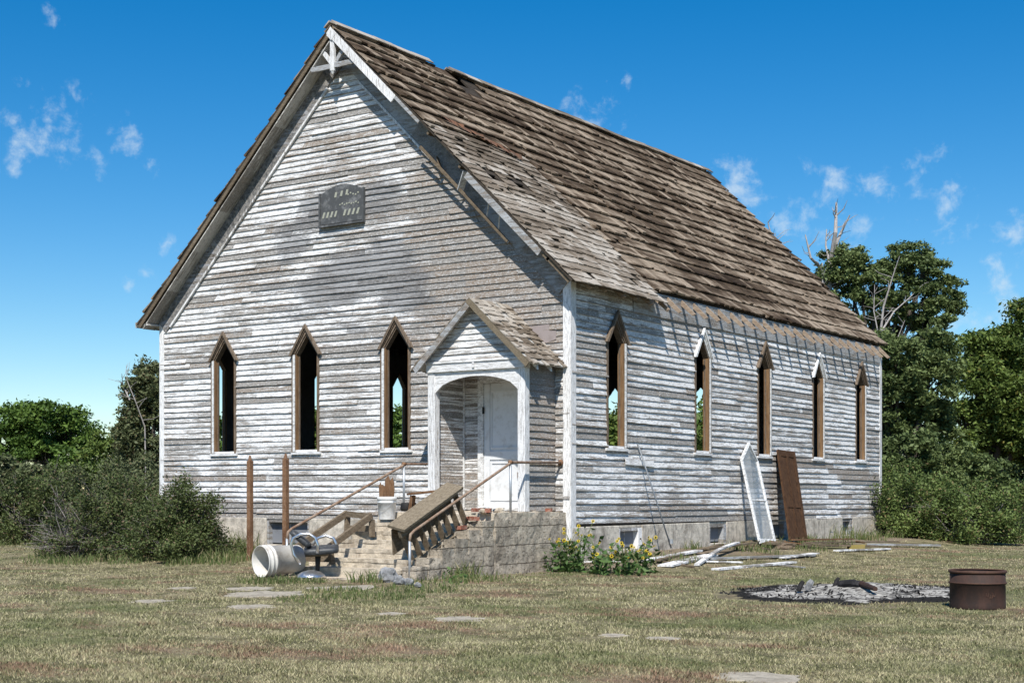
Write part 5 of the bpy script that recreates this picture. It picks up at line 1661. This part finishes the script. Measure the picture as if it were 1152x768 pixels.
# ------------------------------------------------------------------ shrubs
def shrub(name, base, rx, ry, h, nleaf, size, mat, label, cat, group, twigs=60, seed=1, twig_mat=None, flat=1.0, clumps=60):
    R = random.Random(seed); g_ = np.random.default_rng(seed)
    e = empty(name, (base[0], base[1], gz(base[0], base[1])), 0, label, cat, group)
    cs = []
    for i in range(clumps):
        a = R.uniform(0, 2 * PI); ph = math.asin(R.uniform(-.15, 1)); k = R.uniform(.55, 1.0)
        lump = 1 + .32 * ns(math.cos(a) * 2 + seed, math.sin(a) * 2, ph * 2) + R.uniform(-.12, .12)
        cs.append((rx * k * lump * math.cos(ph) * math.cos(a), ry * k * lump * math.cos(ph) * math.sin(a), max(.06, h * (.12 + .85 * k * lump * max(0, math.sin(ph))))))
    cs = np.array(cs); idx = g_.integers(0, len(cs), nleaf)
    sp = min(rx, ry, h) * .115
    pts = cs[idx] + g_.normal(size=(nleaf, 3)) * sp * np.array([1, 1, .8]); pts[:, 2] = np.maximum(pts[:, 2], .02)
    leaves_obj('foliage', pts, size, mat, e)
    # leafy shoots standing out of the outline
    sh = []
    for i in range(20):
        c = Vector(cs[R.randrange(len(cs))]); d = Vector((c.x, c.y, c.z * .8 + .5)).normalized() * R.uniform(.15, .42)
        for k in range(42): sh.append(tuple(c + d * (k / 42) * 1.3 + Vector((R.gauss(0, .035), R.gauss(0, .035), R.gauss(0, .035)))))
    sh = np.array(sh); sh[:, 2] = np.maximum(sh[:, 2], .03)
    leaves_obj('shoots', sh, size, mat, e)
    tw = MB()
    for i in range(twigs):
        c = cs[R.randrange(len(cs))]; a = Vector((c[0] * .12 + R.gauss(0, .08), c[1] * .12 + R.gauss(0, .08), 0)); b = Vector(c) * R.uniform(.8, 1.18)
        m = a.lerp(b, .5) + Vector((R.gauss(0, .1), R.gauss(0, .1), R.uniform(.02, .2)))
        tw.tube([a, m, b], [.014, .009, .003], 4, cap=False)
        for k in range(3):
            q = b + Vector((R.gauss(0, .18), R.gauss(0, .18), R.uniform(-.05, .2))); tw.tube([m.lerp(b, .7), q], [.005, .002], 3, cap=False)
    tw.build('branches', twig_mat or M['twig'], e, fix=False)
    return e
G1 = 'dark shrubs left of the church'
p = at_g(205, 632); shrub('shrub', (p.x - .25, p.y + .2), 1.12, 1.0, 1.22, 30000, .026, M['leaf_hedge'], 'rounded dark shrub nearest the church left corner', 'shrub', G1, 110, 41, clumps=85)
p = at_g(120, 628); shrub('shrub', (p.x - .2, p.y + .7), 1.35, 1.1, 1.45, 26000, .027, M['leaf_hedge'], 'middle dark shrub with bare twigs before it', 'shrub', G1, 110, 42, clumps=85)
p = at_g(75, 628); shrub('shrub', (p.x, p.y + .2), .95, .7, 1.05, 8000, .024, M['leaf_hedge'], 'low twiggy half bare shrub in front at the left', 'shrub', G1, 220, 43)
p = at_g(20, 612); shrub('shrub', (p.x, p.y + .3), 1.7, 1.3, 2.1, 24000, .036, M['leaf_hedge'], 'leftmost dark shrub at the picture edge', 'shrub', G1, 80, 44)
p = at_g(-90, 612); shrub('shrub', (p.x, p.y + .5), 1.9, 1.3, 1.9, 12000, .04, M['leaf_hedge'], 'shrub beyond the left edge of the picture', 'shrub', G1, 40, 45)
p = at_g(75, 600); shrub('shrub', (p.x, p.y + 2), 2.4, 1.8, 2.3, 24000, .045, M['leaf_dull'], 'taller dull green shrub behind the dark shrubs', 'shrub', G1, 60, 46)
p = at_g(150, 600); shrub('shrub', (p.x, p.y + 2), 2.4, 1.8, 2.3, 24000, .045, M['leaf_dull'], 'olive green shrub rising behind the shrub by the corner', 'shrub', G1, 60, 47)
G2 = 'bushes behind the right rear corner'
p = at_g(1020, 612); shrub('bush', (p.x - .1, p.y + .6), 1.25, 1.3, 1.72, 24000, .036, M['leaf_bush'], 'dense green bush covering the rear right corner of the church', 'bush', G2, 60, 51, clumps=80)
p = at_g(1085, 613); shrub('bush', (p.x, p.y + .3), 1.35, 1.2, 1.55, 24000, .036, M['leaf_bush'], 'looser pale green bush right of the dense one', 'bush', G2, 90, 52, clumps=80)
p = at_g(1120, 603); shrub('bush', (p.x, p.y + 3), 1.5, 1.4, 1.9, 14000, .045, M['leaf_bush'], 'farther bush beneath the right trees', 'bush', G2, 40, 53)

# ------------------------------------------------------------------ trees
def tree(name, base_px, depth, crowns, nleaf, size, mat, label, group=None, seed=1, trunk_r=.2, cat='tree', clump=None, density=1.0, bark=None, zmin=.6):
    """crowns: (px, py, rx_px, ry_px) in picture units at the tree's distance, turned into real ellipsoids"""
    R = random.Random(seed); g_ = np.random.default_rng(seed)
    b = at(base_px, Y0, depth); b.z = gz(b.x, b.y)
    e = empty(name, b, 0, label, cat, group)
    k = depth / F_PX
    tr = MB(); cs = []; wts = []
    cz = []
    for (px, py, rx, ry) in crowns:
        c = at(px, py, depth + R.uniform(-.5, .5) * rx * k * 1.2) - b
        cz.append((c, rx * k, ry * k))
    low = min(c.z - rz * .5 for c, rx, rz in cz)
    fork = Vector((0, 0, max(.6, low * .55)))
    tr.tube([Vector((0, 0, -.3)), fork * .5 + Vector((R.gauss(0, .08), R.gauss(0, .08), 0)), fork], [trunk_r * 1.25, trunk_r, trunk_r * .85], 10)
    for (c, rx, rz) in cz:
        vol = rx * rx * rz
        mid = fork.lerp(c, .5) + Vector((R.gauss(0, rx * .12), R.gauss(0, rx * .12), rz * .05))
        tr.tube([fork, mid, c], [trunk_r * .55, trunk_r * .4, trunk_r * .22], 7, cap=False)
        nc = int(26 + 34 * R.random()) if clump is None else clump
        for i in range(nc):
            d = Vector((R.gauss(0, 1), R.gauss(0, 1), R.gauss(0, 1) + .15)).normalized(); q = R.uniform(.45, 1.0) ** .7
            lump = 1 + .25 * noise.noise(d * 1.7 + Vector((seed, px * .01, 0)))
            p = c + Vector((d.x * rx * q * lump, d.y * rx * q * lump, d.z * rz * q * lump))
            if p.z < zmin: p.z = zmin + R.random() * .3
            cs.append(p); wts.append(vol ** (2 / 3) / nc * R.uniform(.35, 1.3) * (.75 + .25 * q))
            if i % 3 == 0:
                tr.tube([c.lerp(mid, R.random() * .6), c.lerp(p, .55) + Vector((0, 0, .05)), p], [trunk_r * .16, trunk_r * .09, trunk_r * .03], 4, cap=False)
    cs_ = np.array([tuple(p) for p in cs]); w = np.array(wts); w /= w.sum()
    idx = g_.choice(len(cs_), nleaf, p=w)
    rr = np.array([min(rx, rz) for c, rx, rz in cz]).mean() * .15
    pts = cs_[idx] + g_.normal(size=(nleaf, 3)) * rr * np.array([1.15, 1.15, .7]); pts[:, 2] = np.maximum(pts[:, 2], .15)
    leaves_obj('crown', pts, size, mat, e)
    tr.build('trunk', bark or M['bark'], e, fix=False)
    return e
T1 = 'trees beyond the left shrubs'
tree('broadleaf_tree', 50, 88, [(50, 482, 48, 34), (22, 478, 30, 28), (82, 485, 28, 28), (55, 520, 60, 28), (98, 505, 16, 24), (5, 505, 30, 34)], 30000, .13, M['leaf_bright'], 'large round deep green tree at the far left', T1, 61, .3)
tree('broadleaf_tree', -60, 90, [(-60, 480, 55, 40), (-90, 510, 60, 40), (-30, 520, 40, 30)], 14000, .15, M['leaf_bright'], 'tree past the left edge of the picture', T1, 62, .3)
tree('tall_tree', 178, 62, [(170, 425, 22, 22), (185, 450, 24, 24), (165, 480, 24, 26), (178, 520, 34, 34), (205, 430, 30, 30), (150, 515, 18, 24), (152, 445, 14, 22), (150, 485, 20, 28)], 42000, .085, M['leaf_dull'], 'tall thin dull green tree rising beside the church left corner', T1, 63, .2)
tree('broadleaf_tree', 118, 70, [(95, 540, 34, 20), (125, 533, 30, 22), (150, 535, 34, 30), (118, 512, 26, 24), (140, 505, 18, 22), (60, 548, 30, 18)], 22000, .10, M['leaf_mid'], 'lower lighter green tree between the round tree and the church', T1, 64, .15)
tree('broadleaf_tree', 20, 62, [(25, 545, 50, 22), (-20, 540, 40, 26)], 12000, .10, M['leaf_dull'], 'low olive tree under the large round tree', T1, 65, .12)
T3 = 'trees standing behind the church'
for i, (px, dp, top) in enumerate([(275, 75, 470), (370, 85, 455), (470, 80, 460), (560, 90, 450), (650, 80, 455), (735, 75, 440), (820, 80, 440)]):
    tree('broadleaf_tree', px, dp, [(px, top + 35, 48, 34), (px - 35, top + 60, 36, 34), (px + 36, top + 62, 36, 34)], 7000, .17, M['leaf_mid'] if i % 2 else M['leaf_bright'], ['leafy tree behind the church, its top hidden by the left roof slope', 'bright leafy tree behind the left front window', 'tree behind the church in line with the middle front window', 'tree behind the church seen through the third front window', 'tree seen through the first side window', 'tree seen through the second side window', 'tree behind the church hidden by its rear corner'][i], T3, 70 + i, .25)
T2 = 'trees behind the right end of the church'
tree('elm_tree', 985, 50, [(948, 298, 26, 24), (935, 312, 16, 14), (1008, 300, 26, 22), (1040, 305, 26, 22), (1062, 328, 24, 20), (1032, 338, 30, 22), (995, 345, 26, 20), (1075, 345, 12, 8), (960, 345, 24, 22), (1015, 375, 40, 22), (905, 330, 16, 14), (925, 345, 24, 20), (982, 318, 22, 20), (1048, 362, 24, 20), (965, 300, 20, 20), (1030, 285, 20, 14)], 62000, .062, M['leaf_elm'], 'tall airy dark elm with sky showing through its crown', T2, 81, .16, clump=30)
tree('elm_tree', 1015, 47, [(1010, 410, 36, 34), (1045, 430, 34, 36), (1000, 450, 34, 40), (1040, 480, 40, 36), (1005, 510, 36, 34), (1055, 395, 26, 26), (985, 400, 22, 30)], 52000, .075, M['leaf_elm'], 'dense dark elm filling the gap below the airy crown', T2, 82, .24)
tree('broadleaf_tree', 1110, 56, [(1120, 400, 34, 34), (1150, 375, 26, 26), (1100, 435, 44, 40), (1140, 440, 44, 44), (1085, 480, 40, 36), (1125, 490, 44, 40), (1165, 480, 44, 50), (1095, 395, 22, 20), (1150, 350, 18, 12)], 60000, .085, M['leaf_mid'], 'broad yellowish green tree at the right edge', T2, 83, .3)
tree('broadleaf_tree', 1220, 58, [(1220, 410, 50, 50), (1250, 470, 60, 50), (1200, 500, 50, 40)], 16000, .12, M['leaf_mid'], 'tree past the right edge of the picture', T2, 84, .3)
tree('broadleaf_tree', 1040, 43, [(1020, 512, 40, 26), (1065, 520, 40, 26), (1000, 535, 30, 22), (1100, 535, 34, 24), (1045, 540, 40, 20)], 34000, .062, M['leaf_elm'], 'low leafy tree between the bushes and the dark elm', T2, 85, .12)
tree('broadleaf_tree', 1130, 66, [(1100, 530, 50, 30), (1150, 535, 46, 30), (1200, 535, 46, 30)], 22000, .11, M['leaf_elm'], 'dark tree closing the shade under the yellowish tree', T2, 86, .2)
tree('broadleaf_tree', 1400, 95, [(1400, 500, 70, 36), (1470, 515, 60, 34), (1340, 520, 50, 30)], 12000, .18, M['leaf_bright'], 'far tree well beyond the right edge of the picture', 'far trees', 87, .3)
tree('broadleaf_tree', -260, 95, [(-260, 500, 80, 40), (-200, 520, 60, 30)], 10000, .18, M['leaf_bright'], 'far tree well beyond the left edge of the picture', 'far trees', 88, .3)
# dead trees
def dead_tree(px, depth, limbs, label, seed, r0=.16, group=None, cat='dead tree'):
    R = random.Random(seed); b = at(px, Y0, depth); b.z = gz(b.x, b.y)
    e = empty('dead_tree', b, 0, label, cat, group); mb = MB()
    for (pts, ra, rb) in limbs:
        P_ = [at(x, y, depth + R.uniform(-.4, .4)) - b if i else at(x, y, depth) - b for i, (x, y) in enumerate(pts)]
        P_ = [Vector(p) for p in P_]
        if pts[0][1] > 540: P_[0].z = -.2
        n = len(P_); mb.tube(P_, [ra + (rb - ra) * i / (n - 1) for i in range(n)], 7)
        for k in range(8):
            i = R.randrange(max(1, n // 3), n) if n > 2 else 1
            s = P_[i - 1].lerp(P_[i], R.random()); d = Vector((R.gauss(0, 1), R.gauss(0, 1), R.uniform(.2, 1.2))).normalized() * R.uniform(.25, .8)
            m_ = s + d * .55 + Vector((R.gauss(0, .05), 0, R.gauss(0, .05)))
            mb.tube([s, m_, s + d], [rb * .55 + .008, rb * .35 + .006, .005], 4, cap=False)
    mb.build('bare_limbs', M['dead'], e, fix=False)
dead_tree(932, 50, [([(930, 560), (928, 400), (930, 340), (934, 300), (940, 262), (941, 228)], .22, .035), ([(932, 322), (922, 300), (912, 290), (906, 264)], .09, .02),
                    ([(936, 285), (946, 262), (956, 242)], .08, .02), ([(930, 340), (926, 318), (925, 296)], .07, .02), ([(934, 300), (929, 276), (930, 258)], .05, .015)], 'bleached dead tree with forked bare limbs above the roof edge', 91)
dead_tree(868, 54, [([(880, 560), (878, 330), (872, 285), (864, 250)], .14, .02), ([(873, 288), (872, 262)], .04, .012)], 'thin dead treetop just showing above the roof slope', 92)
dead_tree(992, 48.5, [([(990, 560), (992, 420), (990, 380), (994, 345), (1004, 312), (1012, 288)], .07, .010), ([(992, 372), (1006, 350), (1022, 336), (1036, 322)], .035, .008), ([(991, 390), (983, 350), (984, 320)], .03, .008), ([(992, 400), (1010, 380), (1018, 360)], .03, .008)], 'silver bare branches standing within the airy elm', 93)
dead_tree(143, 61, [([(165, 560), (163, 480), (152, 450), (143, 428), (142, 410)], .035, .008), ([(146, 450), (138, 432), (137, 420)], .03, .01)], 'bare grey twigs left of the tall thin tree', 94, cat='dead tree')
